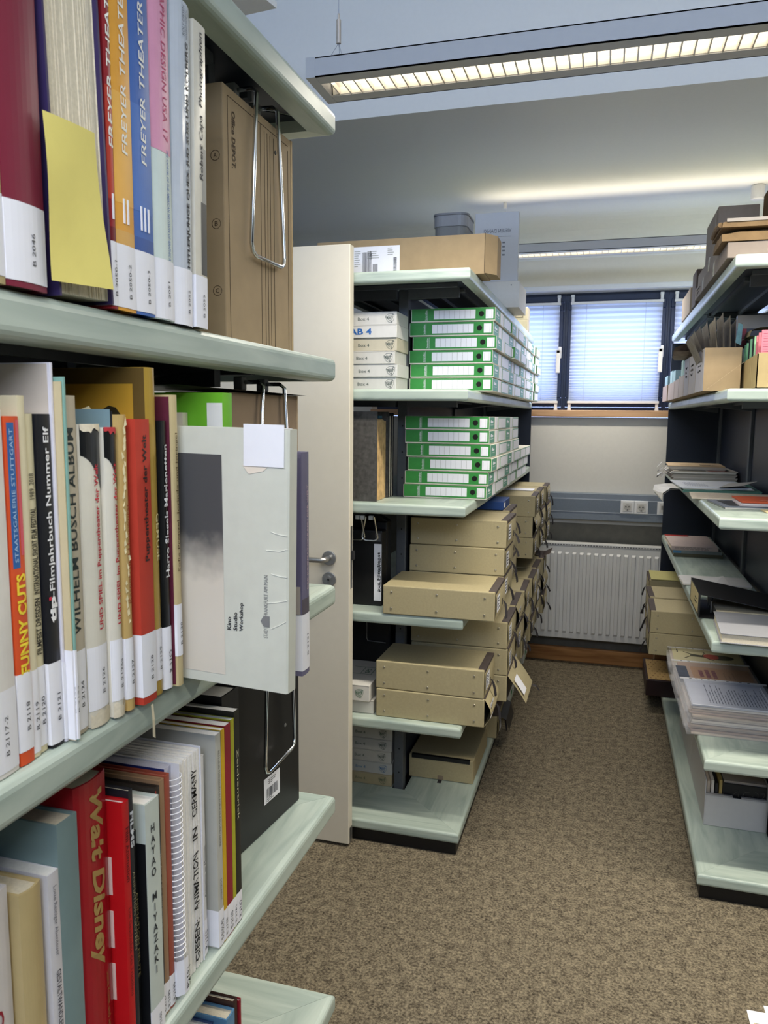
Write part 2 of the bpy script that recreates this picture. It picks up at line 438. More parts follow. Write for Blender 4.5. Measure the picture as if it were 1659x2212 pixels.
TRK = mat('8B949E', 0.4, 100, 0.04, metal=0.5, name='anodised_trunking')
tr = thing('cable_trunking', 'grey aluminium cable trunking along the wall above the radiator', 'trunking', (0, YW - .001, .95))
part('body', MB().box(-1.7, 2.3, -.055, 0, 0, .172), TRK, tr, bevel=.004)
part('cover_strip', MB().box(-1.7, 2.3, -.058, -.0551, .055, .130), mat('7E8791', .42, 100, .04, metal=.5, name='trunking_cover'), tr)
for z in (.050, .131):
    part('edge_bead', MB().box(-1.7, 2.3, -.0585, -.055, z, z + .005), mat('C6CDD6', .3, 100, .02, metal=.5, name='trunking_bead'), tr)
def socket(x, cable=False):
    s = part('socket' if not cable else 'network_socket', MB().box(x - .041, x + .041, -.066, -.0582, .052, .134), WHITEPL, tr, bevel=.003, label='white wall socket plate')
    part('inner_frame', MB().box(x - .028, x + .028, -.0675, -.0662, .065, .121), mat('D2D0CB', .5, 60, .01, name='socket_inner'), s, bevel=.001)
    if not cable:
        part('recess', MB().cyl((x, -.0676, .093), .020, -.0008, 'y', 24), mat('B9B6AF', .6, 60, .01, name='socket_recess'), s)
        for dx in (-.009, .009):
            part('contact_hole', MB().cyl((x + dx, -.0685, .096), .004, -.0008, 'y', 10), INK, s)
        part('earth_clip', MB().box(x - .002, x + .002, -.0694, -.0684, .073, .079), INK, s)
    else:
        part('port', MB().box(x - .018, x + .018, -.0688, -.0676, .085, .11), mat('8C8A85', .6, 60, .01, name='port_grey'), s)
socket(.148); socket(.231); socket(.366, True)

# ------------------------------------------------------------------ pendant lamps with louvres
LAMPH = mat('A6A7AA', 0.55, 60, 0.01, name='lamp_housing_paint')
LOUV = mat('D6D2C8', 0.3, 60, 0.02, metal=0.35, name='louvre_aluminium')
TUBE = emit_mat('fluorescent_tube', 'FFF4E2', 6)
def lamp(label, x0, x1, yc, z0, power, up, hang, ztop):
    L = x1 - x0; w = .088
    t = thing('pendant_lamp', label, 'lamp', (x0, yc, z0))
    h = MB()
    h.box(0, L, -w, -w + .004, 0, .050); h.box(0, L, w - .004, w, 0, .050)
    h.box(0, L, -w, -.043, 0, .003); h.box(0, L, .043, w, 0, .003)
    h.box(0, .004, -w, w, 0, .050); h.box(L - .004, L, -w, w, 0, .05)
    h.box(0, L, -w, -.066, .047, .0502); h.box(0, L, -.05, w, .047, .0502)
    hs = part('housing', h, LAMPH, t)
    part('end_cap', MB().box(-.001, .026, -w - .0012, w + .0012, -.0008, .0512), LAMPH, t)
    rf = MB(); q = [[(x, -.043, .004), (x, -.040, .022), (x, -.03, .036), (x, .03, .036), (x, .040, .022), (x, .043, .004)] for x in (.03, L - .03)]
    part('reflector', rf.grid(q), mat('F1ECE2', .35, 60, .01, name='reflector_white'), t, fix=False)
    part('tube', MB().cyl((.05, 0, .026), .007, L - .1, 'x', 10), TUBE, t)
    bl = MB()
    bl.quad((0, -.042, .001), (0, .042, .001), (0, .039, .019), (0, -.039, .019)); bl.quad((.004, -.042, .001), (.004, .042, .001), (.0005, .039, .019), (.0005, -.039, .019))
    bl.quad((0, -.042, .001), (0, .042, .001), (.004, .042, .001), (.004, -.042, .001))
    bm_ = mesh_of('louvre_blade', bl, fix=False)
    k = 0; x = .05
    while x < L - .04:
        part('louvre_blade', bm_, LOUV, t, loc=(x, 0, 0)); x += .0335
    for hx in hang:
        m = MB().tube([(hx, 0, .17), (hx, 0, ztop - z0)], .0012, 5)
        m.tube([(hx, 0, .12), (hx - .028, -.035, .05)], .0008, 4); m.tube([(hx, 0, .12), (hx + .028, -.035, .05)], .0008, 4); m.tube([(hx, 0, .12), (hx - .01, .05, .05)], .0008, 4)
        wr = part('suspension_wire', m, mat('9AA0AC', .4, 60, .02, metal=.5, name='steel_cable'), t)
        m = MB().cyl((hx, 0, .118), .0065, .062, 'z', 14); m.cyl((hx, 0, .18), .003, .016, 'z', 10)
        part('cable_gripper', m, mat('B8AFA6', .35, 60, .03, metal=.5, name='gripper_metal'), wr, bevel=.0008)
        part('ceiling_mount', MB().cyl((hx, 0, ztop - z0 - .034), .011, .033, 'z', 14), WHITEPL, wr)
    area('lamp_glow', (x0 + L / 2, yc, z0 - .004), (0, 0, 0), L - .1, .085, power, (1.0, .93, .80), math.radians(150))
    if up: area('lamp_uplight', (x0 + L / 2, yc - .058, z0 + .056), (math.pi - math.radians(-20), 0, 0), L - .1, .03, up, (1.0, .88, .66), math.radians(95))
    return t
lamp('long white pendant lamp with bright louvre hanging nearest, above the aisle', -0.818, 2.3, 2.147, 2.500, 46, 8, (.062, 2.6), ZH)
l2 = lamp('long white pendant lamp hanging farther off, close to the window wall', -.75, 2.3, 4.535, 2.500, 30, 2.3, (.15, 2.9), ZC_)
part('power_canopy', MB().cyl((1.455, 0, ZC_ - 2.5 - .072), .034, .071, 'z', 24), WHITEPL, l2, bevel=.004, label='white cylindrical power canopy on the ceiling')
lamp('long white pendant lamp above the near shelves behind the viewer', -0.818, 2.3, -0.24, 2.500, 40, 8, (.062, 2.6), ZH)
pn = part('ceiling_panel', MB().box(-.9, 0, -.6, 0, 0, .02), WHITEPL, loc=(-1.139, 2.6, 2.973), rot=(.0, math.radians(3), math.radians(-12)))
tag(pn, 'thin white panel hanging high above the near shelves', 'panel')
cw = MB()
for px, py in ((-.8, -.1), (-.1, -.1), (-.8, -.5), (-.1, -.5)): cw.tube([(px, py, .02), (px, py, .62)], .001, 4)
part('hanger_wire', cw, mat('9AA0AC', .4, 60, .02, metal=.5, name='steel_cable'), pn)

# ------------------------------------------------------------------ shelf units
HWU = .30; CAPD = .273; NOSE = .036; TH = .0395
def inset(poly, d):
    return poly
def board(kind, xc, y0, y1, z, parent, side=1, mitre0=True, mitre1=False):
    """side board: from xc outwards to xc+side*HWU; end board: triangle-ish cap at y0"""
    b = MB(); o = HWU
    if kind == 'side':
        def cut(d):     # y at distance d from the outer edge
            a = y0 + (d if mitre0 == 1 else 0); c = y1 - (d if mitre1 else 0)
            return a, c
        a0, c0 = cut(0); a1, c1 = cut(NOSE); a2, c2 = cut(CAPD)
        g = .0006
        X = lambda d: xc + side * (o - d)
        lip = [(X(0), a0 + g), (X(0), c0 - g), (X(NOSE), c1 - g), (X(NOSE), a1 + g)]
        slab = [(X(NOSE), a1 + g), (X(NOSE), c1 - g), (X(CAPD), c2 - g), (X(CAPD), a2 + g)]
    else:
        s = side        # +1: cap at y0 looking to -Y ; -1: cap at y1 looking to +Y
        Yf = lambda d: (y0 + d) if s > 0 else (y1 - d)
        lip = [(xc - o, Yf(0)), (xc + o, Yf(0)), (xc + o - NOSE, Yf(NOSE)), (xc - o + NOSE, Yf(NOSE))]
        slab = [(xc - o + NOSE, Yf(NOSE)), (xc + o - NOSE, Yf(NOSE)), (xc + o - CAPD, Yf(CAPD)), (xc - o + CAPD, Yf(CAPD))]
    me = bpy.data.meshes.new('shelf_board'); bm = bmesh.new()
    def pr(poly, za, zb):
        lo = [bm.verts.new((p[0], p[1], za)) for p in poly]; hi = [bm.verts.new((p[0], p[1], zb)) for p in poly]
        fs = [bm.faces.new(lo), bm.faces.new(hi)]
        for i in range(4):
            j = (i + 1) % 4; fs.append(bm.faces.new((lo[i], lo[j], hi[j], hi[i])))
        return lo, hi
    lo, hi = pr(lip, z - TH, z)
    pr(slab, z - .020, z)
    bmesh.ops.recalc_face_normals(bm, faces=bm.faces)
    ed = []
    for vs in (lo, hi):
        for e in vs[0].link_edges:
            if e.other_vert(vs[0]) is vs[1]: ed.append(e)
    bmesh.ops.bevel(bm, geom=ed, offset=.010, segments=4, affect='EDGES', profile=.5)
    bm.to_mesh(me); bm.free()
    bd = part('shelf_board', me, BOARD_Y if kind == 'side' else BOARD_X, parent)
    cxm = sum(p[0] for p in slab) / 4; cym = sum(p[1] for p in slab) / 4
    part('steel_pan', MB().prism([(cxm + (p[0] - cxm) * .985, cym + (p[1] - cym) * .99) for p in slab], z - .0216, z - .0202), SHEEN_STEEL, bd)
    return bd
def shelf_unit(label, xc, y0, y1, levels, near_cap, far_cap, far_panel, back, splits):
    u = thing('shelf_unit', label, 'shelf', (0, 0, 0))
    ca = y0 + CAPD if near_cap else y0
    cb = y1 - CAPD if far_cap else y1
    ys = [y0] + splits + [y1]
    for i, z in enumerate(levels):
        base = (i == len(levels) - 1)
        if near_cap: board('end', xc, y0, y1, z, u, 1)
        if far_cap: board('end', xc, y0, y1, z, u, -1)
        for s in (-1, 1):
            for k in range(len(ys) - 1):
                bd = board('side', xc, ys[k] + (.0005 if k else 0), ys[k + 1], z, u, s, near_cap and k == 0, far_cap and k == len(ys) - 2)
                # carrying arms and rails of the pan under this board
                if not base:
                    ya = ys[k] + (CAPD if near_cap and k == 0 else 0); yb = ys[k + 1] - (CAPD if far_cap and k == len(ys) - 2 else 0)
                    for yy in (ya + .012, yb - .042):
                        x1, x2 = sorted((xc + s * .026, xc + s * (HWU - NOSE - .035)))
                        ar = [(x1, z - .022), (x2, z - .022), (x2, z - (.058 if s < 0 else .034)), (x1, z - (.034 if s < 0 else .058))]
                        part('bracket', MB().prism(ar, yy, yy + .03, 'xz'), STEEL, bd)
                    for d in (.09, .20):
                        x1 = xc + s * (HWU - d)
                        part('rail', MB().box(min(x1, x1 + s * .012), max(x1, x1 + s * .012), ya + .05, yb - .05, z - .034, z - .0217), STEEL, bd)
    top = levels[0] - .021
    pst = [ca + .002 if near_cap else y0 + .02] + [s for s in splits] + [cb - .046 if far_cap else y1 - .06]
    for k, yy in enumerate(pst):
        p = part('post', MB().box(xc - .0185, xc + .0185, yy, yy + .044, 0, top), STEEL, u, bevel=.002, seg=1)
        hm = MB()
        for q in range(18):
            hm.cyl((xc + .002, yy - .0002, .16 + q * .1), .0032, -.0003, 'y', 8)
        part('slot_hole', hm, INK, p)
        if (near_cap and k == 0) or (far_cap and k == len(pst) - 1):
            d = -1 if k == 0 else 1
            for z in levels[:-1]:
                x0_, x1_ = xc - HWU + .07, xc + HWU - .07
                yb_ = yy if d < 0 else yy + .044
                arm = MB()
                for sx in (-1, 1):
                    xa, xb = sorted((xc + sx * .023, xc + sx * .215))
                    arm.box(xa, xb, *sorted((yb_ + d * .002, yb_ + d * .020)), z - .058, z - .0218)
                arm.box(xc - .225, xc + .225, *sorted((yb_ + d * .10, yb_ + d * .115)), z - .036, z - .0218)
                part('end_arm', arm, STEEL, u)
    if back:
        q = [pst[0] + .046] + [s for s in splits] + [pst[-1]]
        for k in range(len(q) - 1):
            part('back_panel', MB().box(xc - .006, xc + .006, q[k] + .046 if k else q[k], q[k + 1] - .003, .1, top - .01), SHEEN_STEEL, u)
    if far_panel:
        part('end_panel', MB().box(xc - HWU + .002, xc + HWU - .002, y1 + .001, y1 + .022, 0, levels[0] - .05), SHEEN_STEEL, u)
    part('plinth', MB().box(xc - HWU + .012, xc + HWU - .012, y0 + (.018 if near_cap else 0), y1 - (.018 if far_cap else 0), 0, .0495), BLACK, u)
    return u
LV = [2.0901 - .4 * i for i in range(6)]
LVL = [2.097, 1.694, 1.2975, .8995, .4975, .09]
XCC, XCR, XCL = -.7542, .6535, -.7542
shelf_unit('pale green middle shelf unit behind the open door, full of green and buff boxes', XCC, 2.603, 4.93, LV, True, False, True, True, [3.86])
shelf_unit('pale green shelf unit on the right of the aisle with loose papers', XCR, 2.592, 4.95, LV, True, False, True, True, [3.86])
shelf_unit('pale green near left shelf unit full of library books', XCL, -.9, 1.273, LVL, False, True, False, True, [.0])
shelf_unit('pale green near right shelf unit just outside the view', XCR, -.9, 1.273, LV, False, True, False, True, [.0])

# ------------------------------------------------------------------ books on the near left unit
def paint(c, rough=.45): return mat(c, rough, 50, .03, name='cover_' + c)
def book(label, xf, y0, y1, z, h, col, depth=.21, page='c', r=.002, hard=True, lab=None, texts=(), bands=(), near=(), rz=0, lean=0, cat='book', rough=.45, lab_text=None, lab_hand=False, lab_wrap=.018, name='book', group=None, rounded_bottom=0):
    t = y1 - y0
    b = thing(name, label, cat, (xf, (y0 + y1) / 2, z), (math.radians(lean), 0, math.radians(rz)), group)
    c = .0022 if hard and t > .008 else .0007
    n = 8
    def arc(off, tt):
        return [(off - r * (2 * (k / n) - 1) ** 2, -tt / 2 + tt * k / n) for k in range(n + 1)]
    outer = [(-depth, -t / 2)] + arc(0, t) + [(-depth, t / 2)]
    inner = [(-depth, t / 2 - c)] + arc(-c, t - 2 * c)[::-1] + [(-depth, -t / 2 + c)]
    cv = part('cover', MB().prism(outer + inner, 0, h), paint(col, rough), b)
    if t > 2.5 * c:
        ins = .003 if hard else .0003
        pg = [(-depth + .003, -t / 2 + c)] + arc(-c - .0003, t - 2 * c)  + [(-depth + .003, t / 2 - c)]
        part('pages', MB().prism(pg, ins, h - max(ins, .0006)), PAGES if page == 'c' else WPAGES, b)
    surf = lambda y: -r * (2 * y / t) ** 2
    def strip(name, za, zb, m, off=.0003, wrap=0.0, ya=-1, yb=1, parent=b):
        k0 = ya * t / 2; k1 = yb * t / 2
        pts = [(surf(k0 + (k1 - k0) * k / n) + off, k0 + (k1 - k0) * k / n) for k in range(n + 1)]
        if wrap:
            pts = [(-wrap, -t / 2 - off)] + [(pts[0][0], -t / 2 - off)] + pts
        return part(name, MB().grid([[(x, y, za) for x, y in pts], [(x, y, zb) for x, y in pts]]), m, parent, fix=False)
    for bd in bands:
        za, zb, ya, yb, cc = bd
        strip('colour_field', za, zb, paint(cc), .0002, ya=ya, yb=yb)
    if lab:
        l = strip('spine_label', lab[0], lab[1], LABEL, .0005, wrap=lab_wrap)
        if lab_text:
            zc = (lab[0] + lab[1]) / 2 - .004; ln = min((lab[1] - lab[0]) * .55, .0042 * len(lab_text))
            text(lab_text, (.0003, t * .1, zc), Z_, -Y_, ln, min(.0042 if not lab_hand else .007, t * .5), mat('4A4A4E', .7, 60, .02, name='grey_typewriter_ink'), l, 'shelf_mark', surf=lambda y: surf(y) + .0004, wob=.08 if lab_hand else 0)
    for s in texts:
        st, zc, ln, hh, yf, cc, d = s[:7]; bold = s[7] if len(s) > 7 else 0; sh = s[8] if len(s) > 8 else 0; wob = s[9] if len(s) > 9 else 0
        if d == 0:
            text('\n'.join(st), (0, yf * t / 2, zc), Y_, Z_, hh, ln, paint(cc, .6), b, 'title', bold, surf=surf); continue
        text(st, (0, yf * t / 2, zc), Z_ * d, -Y_ * d, ln, hh, paint(cc, .6), b, 'title', bold, sh, wob, surf=surf)
    for kq, q in enumerate(near):      # printed fields and papers on the face turned to the viewer: (xa, xb, za, zb, colour)
        xa, xb, za, zb, cc = q
        sheet(((xa + xb) / 2, -t / 2 - .0002 - .0006 * kq, (za + zb) / 2), X_, Z_, xb - xa, zb - za, paint(cc), b, 'cover_field')
    return b
Z1, Z2, Z3, Z4 = [z + .0012 for z in LVL[1:5]]

# upper row
book('cream and gold book cut by the left edge of the picture, shelf mark B 2045', -.452, .478, .5105, Z1, .31, 'B9A878', lab=(.006, .068), lab_text='B 2045')
book('wide maroon cloth book, shelf mark B 2046', -.450, .5112, .5558, Z1 + .0, .345, '7A2238', depth=.22, r=.003, lab=(.005, .066), lab_text='B 2046', texts=[('Foto', .275, .022, .007, .0, '4A1020', 1)])
# thick book turned with its page edges to the aisle
tb = thing('book', 'thick book shelved backwards with its page edges showing and purple covers', 'book', (-.452, .6068, Z1 + .002), (math.radians(1.9), 0, 0))
PUR = paint('352A55')
part('cover', MB().box(-.23, .001, -.0375, -.0348, 0, .345), PUR, tb)
part('cover', MB().box(-.23, .001, .0348, .0375, 0, .345), PUR, tb)
part('spine', MB().box(-.233, -.23, -.0375, .0375, 0, .345), PUR, tb)
pm = MB(); q = random.Random(3)
y = -.0346
while y < .0344:
    w = q.uniform(.0008, .0022); y2 = min(.0346, y + w)
    pm.box(-.228, -.003 - q.uniform(0, .0012), y, y2, .003, .341); y = y2
part('pages', pm, PAGES, tb, fix=False)
nt = part('slip_of_paper', MB().grid([[(.0075 + .0015 * math.sin(k * .5 + f * 3), -.053 + (.066 + .0014 * k) * f, .142 - .0132 * k + .002 * f) for f in (0, .25, .5, .75, 1)] for k in range(11)]), mat('E8DA7C', .7, 30, .03, name='yellow_paper'), None, fix=False, smooth=True)
nt.location = (-.452, .6068, Z1 + .002); nt.rotation_euler = (math.radians(1.9), 0, 0)
tag(nt, 'pale yellow paper slip hanging from the backward thick book', 'paper')
for lab_, y0, y1, col, top, romn, mark, c2 in (('thin dark red opera volume marked with one white bar', .6440, .6540, '8E1D26', 'B23A2A', 'I', 'B 2050-1', '6E1420'), ('orange opera volume marked with two white bars', .6546, .6842, 'E0A038', 'E8B050', 'II', 'B 2050-2', 'D9A85A'), ('blue opera volume marked with three white bars', .6848, .7176, '3E66AE', '4A72B8', 'III', 'B 2050-3', '34569A')):
    t = y1 - y0
    bk = book(lab_, -.4518, y0, y1, Z1, .352, col, depth=.24, r=.0015, lab=(.003, .062), lab_text=mark,
              bands=[(.10, .2, -1, 1, top), (.062, .075, -1, 1, c2)], texts=[('FREYER THEATER', .222, .152, min(.0085, t * .62), .05, 'F0EEE4', 1, .01, .1)])
    nb = len(romn)
    for k in range(nb):
        yy = (k - (nb - 1) / 2) * .0062
        part('bar_mark', MB().box(0, .0008, yy - .0012, yy + .0012, .082, .105), LABEL, bk)
        part('bar_frame', MB().box(0, .0007, yy - .003, yy - .0022, .318, .35), LABEL, bk)
book('pink and mint design annual, shelf mark B 2051', -.4518, .7184, .7586, Z1, .348, 'CFDCD6', depth=.23, r=.004, lab=(.001, .062), lab_text='B 2051',
     bands=[(.170, .347, -1, 1, 'D998B4')], texts=[('GRAPHIC DESIGN USA 17', .262, .16, .0095, .22, 'C0406E', -1, .0), ('THE ANNUAL OF THE AMERICAN INSTITUTE OF GRAPHIC A', .118, .112, .0052, .38, '4E72B0', -1, .01)])
bk = book('glossy pale grey film book in a clear jacket, shelf mark B 2052', -.4518, .7594, .7985, Z1, .338, 'C4CAD2', depth=.22, r=.005, lab=(-.001, .06), lab_text='B 2052', rough=.15, lean=-1.2,
     texts=[('HITLERJUNGE QUEX, JUD SÜSS UND KOLBERG', .180, .236, .0098, .25, '0C0D12', 1, .03), ('ROLF GIESEN', .318, .03, .0045, -.1, '6A6E78', 1), ('MANFRED HOBSCH', .316, .03, .004, .25, '6A6E78', 1)])
book('slim cream photo book with a grey cover picture, shelf mark B 2053', -.4518, .8002, .8258, Z1, .331, 'D8D2C2', depth=.2, r=.001, lab=(.0, .058), lab_text='B 2053', rough=.25, lean=-1.2,
     bands=[(.06, .14, -.1, 1, '4A4A48'), (.14, .2, .1, 1, '96958F')], texts=[('Robert Capa  Photographien', .243, .158, .0092, .05, '2A2A32', 1, .01, .15)])
# brown archive box on the end shelf, held by a wire
def wire_support(label, x, y0, y1, z0, ztop, splay=.012, yb=None):
    w = thing('wire_bookend', label, 'bookend', (x, (y0 + y1) / 2, z0)); a = (y1 - y0) / 2; H = ztop - z0; b = a - splay
    p = [(-.035, -b + .002, H), (-.008, -b, H), (0, -b, H - .006)] + [(0, -a, .016), (0, -a + .004, .005), (0, -a + .014, 0), (0, a - .014, 0), (0, a - .004, .005), (0, a, .016)] + [(0, b, H - .006), (-.008, b, H), (-.035, b - .002, H)]
    part('wire_loop', MB().tube(p, .0032, 10), CHROME, w, smooth=True)
    for s in (-1, 1):
        part('sliding_clip', MB().box(-.045, -.03, s * b - .008, s * b + .008, H - .012, H + .008), mat('8C8E8C', .5, 60, .05, name='clip_plastic'), w, bevel=.002)
    return w
ob = thing('archive_box', 'brown cardboard archive box with ruled lines on the upper end shelf', 'box', (-.505, 1.090, Z1))
part('body', MB().box(-.10, 0, -.117, .117, 0, .337), KRAFT, ob, bevel=.0015)
part('lid_edge', MB().box(-.1005, .0006, .112, .1178, 0, .3375), mat('B39A72', .8, 60, .05, name='raw_card_edge'), ob)
DL = mat('4A3A2A', .8, 60, .02, name='brown_print')
fm = MB()
for y in (-.002, .012, .022, .032, .045, .1):
    fm.box(0, .0004, y, y + .0009, .006, .318 if y > 0 else .325)
fm.box(0, .0004, -.104, -.1032, .006, .325); fm.box(0, .0004, -.104, .1, .3242, .325)
part('ruled_lines', fm, DL, ob)
text('Office DEPOT.', (.0008, -.088, .272), -Z_, Y_, .075, .0105, DL, ob, 'printed_name', .015)
for k, ch in enumerate('ABC'):
    z = .245 - .088 * k
    rg = MB(); rg.tube([(-.012 + .0065 * math.cos(a), -.1172, z + .0065 * math.sin(a)) for a in [i * math.pi / 10 for i in range(21)]], .0004, 4)
    q_ = part('ring_mark', rg, DL, ob); text(ch, (-.012, -.1176, z), X_, Z_, .005, .006, DL, q_, 'letter')
part('eyelet', MB().cyl((.0, .052, .300), .003, .0008, 'x', 12), INK, ob)
wire_support('chrome wire bookend pressing on the upper brown archive box', -.4975, 1.040, 1.157, Z1 + .130, 2.058, .022)

# middle row
book('white book at the left edge, shelf mark B 2117-2', -.4625, .474, .5095, Z2, .30, 'DEDAD4', lab=(.004, .073), lab_text='B 2117-2', page='w')
book('orange FUNNY CUTS comic book with a blue strip', -.4632, .5117, .5276, Z2, .295, 'D8542A', page='w', lab=(.012, .08), lab_text='B 2118', r=.001, depth=.2,
     bands=[(.17, .29, -.75, .2, '2E62A0'), (.18, .292, .45, 1, 'D85A68')], texts=[('FUNNY CUTS', .122, .086, .0105, .15, 'F2D83A', 1, .035), ('STAATSGALERIE STUTTGART', .23, .11, .0035, -.3, 'A8C4E0', 1)])
book('cream festival paperback nearest the orange comic', -.465, .5290, .5372, Z2, .312, 'D9CFAE', page='c', hard=False, r=.0006, lab=(.004, .078), lab_text='B 2119')
book('cream festival paperback with tall black lettering on its spine', -.467, .5378, .5480, Z2, .297, 'D6CCA8', page='c', hard=False, r=.0006, lab=(.006, .078), lab_text='B 2120',
     texts=[('FILMFEST DRESDEN', .114, .05, .0065, .0, '2E2A20', 1, .02), ('INTERNATIONAL SHORT FILM FESTIVAL', .18, .075, .0065, .0, '3A362A', 1, .02), ('1989_2018', .236, .022, .0062, .0, '3A362A', 1)])
bk = book('black film yearbook with white lettering, shelf mark B 2121', -.4628, .5495, .5652, Z2, .297, '16181F', page='w', hard=False, r=.0012, lab=(.003, .078), lab_text='B 2121', lab_wrap=.03,
     texts=[('-Filmjahrbuch Nummer Elf', .212, .148, .0085, .12, 'F4F4F6', 1, .015), ('tip', .126, .024, .0098, .12, 'F4F4F6', 1, .05)])
part('red_dot', MB().box(.0003, .0008, -.0046, -.0018, .1345, .1375), paint('D02A44'), bk)
book('tall white folder standing behind the black yearbook', -.462, .5660, .5694, Z2, .341, 'E4E2EC', page='w', hard=False, r=.0004, depth=.24, lab=(.002, .075), near=[(-.2, -.003, .285, .34, 'CFC4B8')])
book('thin torn cream booklet between the white folder and the teal one', -.455, .5698, .5714, Z2, .325, 'CDBE98', hard=False, r=.0002, lab=(.001, .085), lab_text='B 2122')
book('thin teal booklet with a worn edge', -.4535, .5718, .5742, Z2, .329, '83ADA2', hard=False, r=.0002, lab=(.001, .085), lab_text='B 2123')
book('grey-beige picture album lettered in black capitals', -.4600, .5750, .5968, Z2, .3135, 'B9AF9A', hard=True, r=.002, lab=(.004, .08), lab_text='B 2124', texts=[('WILHELM BUSCH ALBUM', .19, .19, .010, -.1, '26302F', 1, .015)])
for nm, y0, y1, xf, hh, mk in (('thick worn white puppet theatre book with red lettering, shelf mark B 2126', .5978, .6262, -.4565, .2875, 'B 2126'), ('thinner worn white puppet theatre book with red lettering, shelf mark B 2126a', .6268, .6448, -.452, .2845, 'B 2126a')):
    t = y1 - y0
    bk = book(nm, xf, y0, y1, Z2, hh, 'DAD5C6', r=.0035, depth=.2, lab=(.016, .078), lab_text=mk, lab_wrap=.004, rough=.35,
         texts=[('UND SPIEL im Puppentheater der Welt', .172, .158, .0085, .3, 'C02A3A', 1, .02)])
    sf = lambda y: -.0035 * (2 * y / t) ** 2
    bl = MB(); pts = [(-.5 + k / 10) * t for k in range(11)]
    bl.grid([[(sf(y) + .0004, y, hh + .0002) for y in pts], [(sf(y) + .0004, y, hh - .028 - .034 * (k / 10) ** 1.6) for k, y in enumerate(pts)]])
    part('black_spine_top', bl, paint('181A1C', .3), bk, fix=False)
    tr_ = MB(); q = random.Random(int(y0 * 1e4))
    tr_.grid([[(sf(y) + .0006, y, -.001) for y in pts], [(sf(y) + .0016, y, .008 + q.random() * .009) for y in pts]])
    part('torn_foot', tr_, PAGES, bk, fix=False)
    tp = MB(); tp.grid([[(sf(y) + .0007, y, hh + .0006) for y in pts], [(sf(y) + .0012, y, hh - .002 - q.random() * .006) for y in pts]])
    part('torn_head', tp, mat('B8343A', .7, 60, .1, name='red_lining') if 'thinner' in nm else PAGES, bk, fix=False)
bk = book('tattered tan book with a torn dark jacket, shelf mark B 2127', -.4500, .6455, .6580, Z2, .297, 'C2A468', r=.002, lab=(.012, .075), lab_text='B 2127', near=[(-.2, -.008, .245, .300, '26262A'), (-.075, -.01, .262, .302, '7C97A0')], texts=[('Kasperl und Hanswurst', .16, .1, .006, .3, 'A05030', 1)])
q = random.Random(12); tm = MB()
for k in range(26):
    z = .09 + k * .0078; y = q.uniform(-.006, .001)
    tm.quad((.0006, y, z), (.0014, y + q.uniform(.0005, .003), z + .002), (.0010, y + q.uniform(0, .003), z + q.uniform(.003, .012)), (.0006, y - q.uniform(0, .002), z + q.uniform(.002, .008)))
for k in range(14):
    x = -.03 - k * .011; z = .288 + q.uniform(-.006, .01)
    tm.quad((x, -.0068, z), (x + q.uniform(.008, .02), -.0070, z + q.uniform(-.01, .01)), (x + .008, -.0074, z + .012), (x - .004, -.0069, z + .008))
part('torn_paper', tm, mat('E0D2A8', .9, 60, .08, name='torn_paper_edge'), bk, fix=False)
rbk = book('bright red cloth puppet theatre book with black lettering, shelf mark B 2128', -.4442, .6636, .6879, Z2, .2925, 'B83A28', r=.0012, depth=.2, lab=(.008, .074), lab_text='B 2128', lab_wrap=.022, rough=.7, texts=[('Puppentheater der Welt', .213, .128, .0092, .1, '2A1614', 1, .02)])
bk = book('tall gold art book with a bird on its front, shelf mark B 2129', -.4470, .6886, .7066, Z2, .3445, 'A88A3A', r=.003, depth=.235, lab=(.016, .072), lab_text='B 2129', rough=.28,
     near=[(-.2345, -.003, .262, .344, '5E4A22'), (-.215, -.016, .2, .328, 'B48A2C')])
br = MB(); pl = [(-.064, .296), (-.052, .302), (-.044, .306), (-.036, .304), (-.030, .296), (-.027, .282), (-.024, .262), (-.026, .246), (-.032, .25), (-.040, .268), (-.043, .285), (-.048, .295)]
br.prism([(x, z) for x, z in pl], -.0108, -.0104, 'xz')
part('printed_bird', br, paint('2A2210'), bk)
text('GEMÜSE', (0, .004, .17), -Z_, Y_, .05, .009, paint('E8D9A0'), bk, 'title', .01, surf=lambda y: -.003 * (y / .009) ** 2)
book('black marionette book with white lettering, shelf mark B 2152', -.4457, .7074, .7236, Z2, .291, '121315', r=.003, depth=.2, lab=(.001, .07), lab_text='B 2152', lab_hand=True, rough=.3, texts=[('Harro Siegels Marionetten', .195, .142, .0105, .25, 'F2F2F2', 1, .02)])
book('slim cream book with a maroon front, shelf mark B 2130', -.4402, .7243, .7344, Z2, .318, 'C6B588', r=.001, depth=.23, lab=(.034, .092), lab_text='B 2130', near=[(-.22, -.004, .002, .316, '5E2436')], texts=[('Sofie Prenzel  Jorinde und Joringel', .203, .15, .0055, .1, '5A4420', 1)])
# the pale book pulled out towards the aisle, cover towards the viewer
kb = thing('book', 'large pale grey book pulled far out of the row, its cover facing the viewer', 'book', (-.3165, .747, Z2 - .0), (0, math.radians(.9), math.radians(-4.5)))
KC = paint('CFD0C4', .38); t = .0205; D = .265; H = .283
part('cover', MB().prism([(-D, -t / 2), (-.002, -t / 2), (0, -t / 2 + .002), (0, t / 2 - .002), (-.002, t / 2), (-D, t / 2), (-D, t / 2 - .002), (-.003, t / 2 - .002), (-.003, -t / 2 + .002), (-D, -t / 2 + .002)], 0, H), KC, kb)
part('pages', MB().box(-D + .004, -.0035, -t / 2 + .0022, t / 2 - .0022, .003, H - .004), WPAGES, kb)
yy = -t / 2 - .0004
ph = part('cover_photo', MB().quad((-.142, yy, .011), (-.0765, yy, .011), (-.0805, yy, .254), (-.150, yy, .254)), None, kb, fix=False)
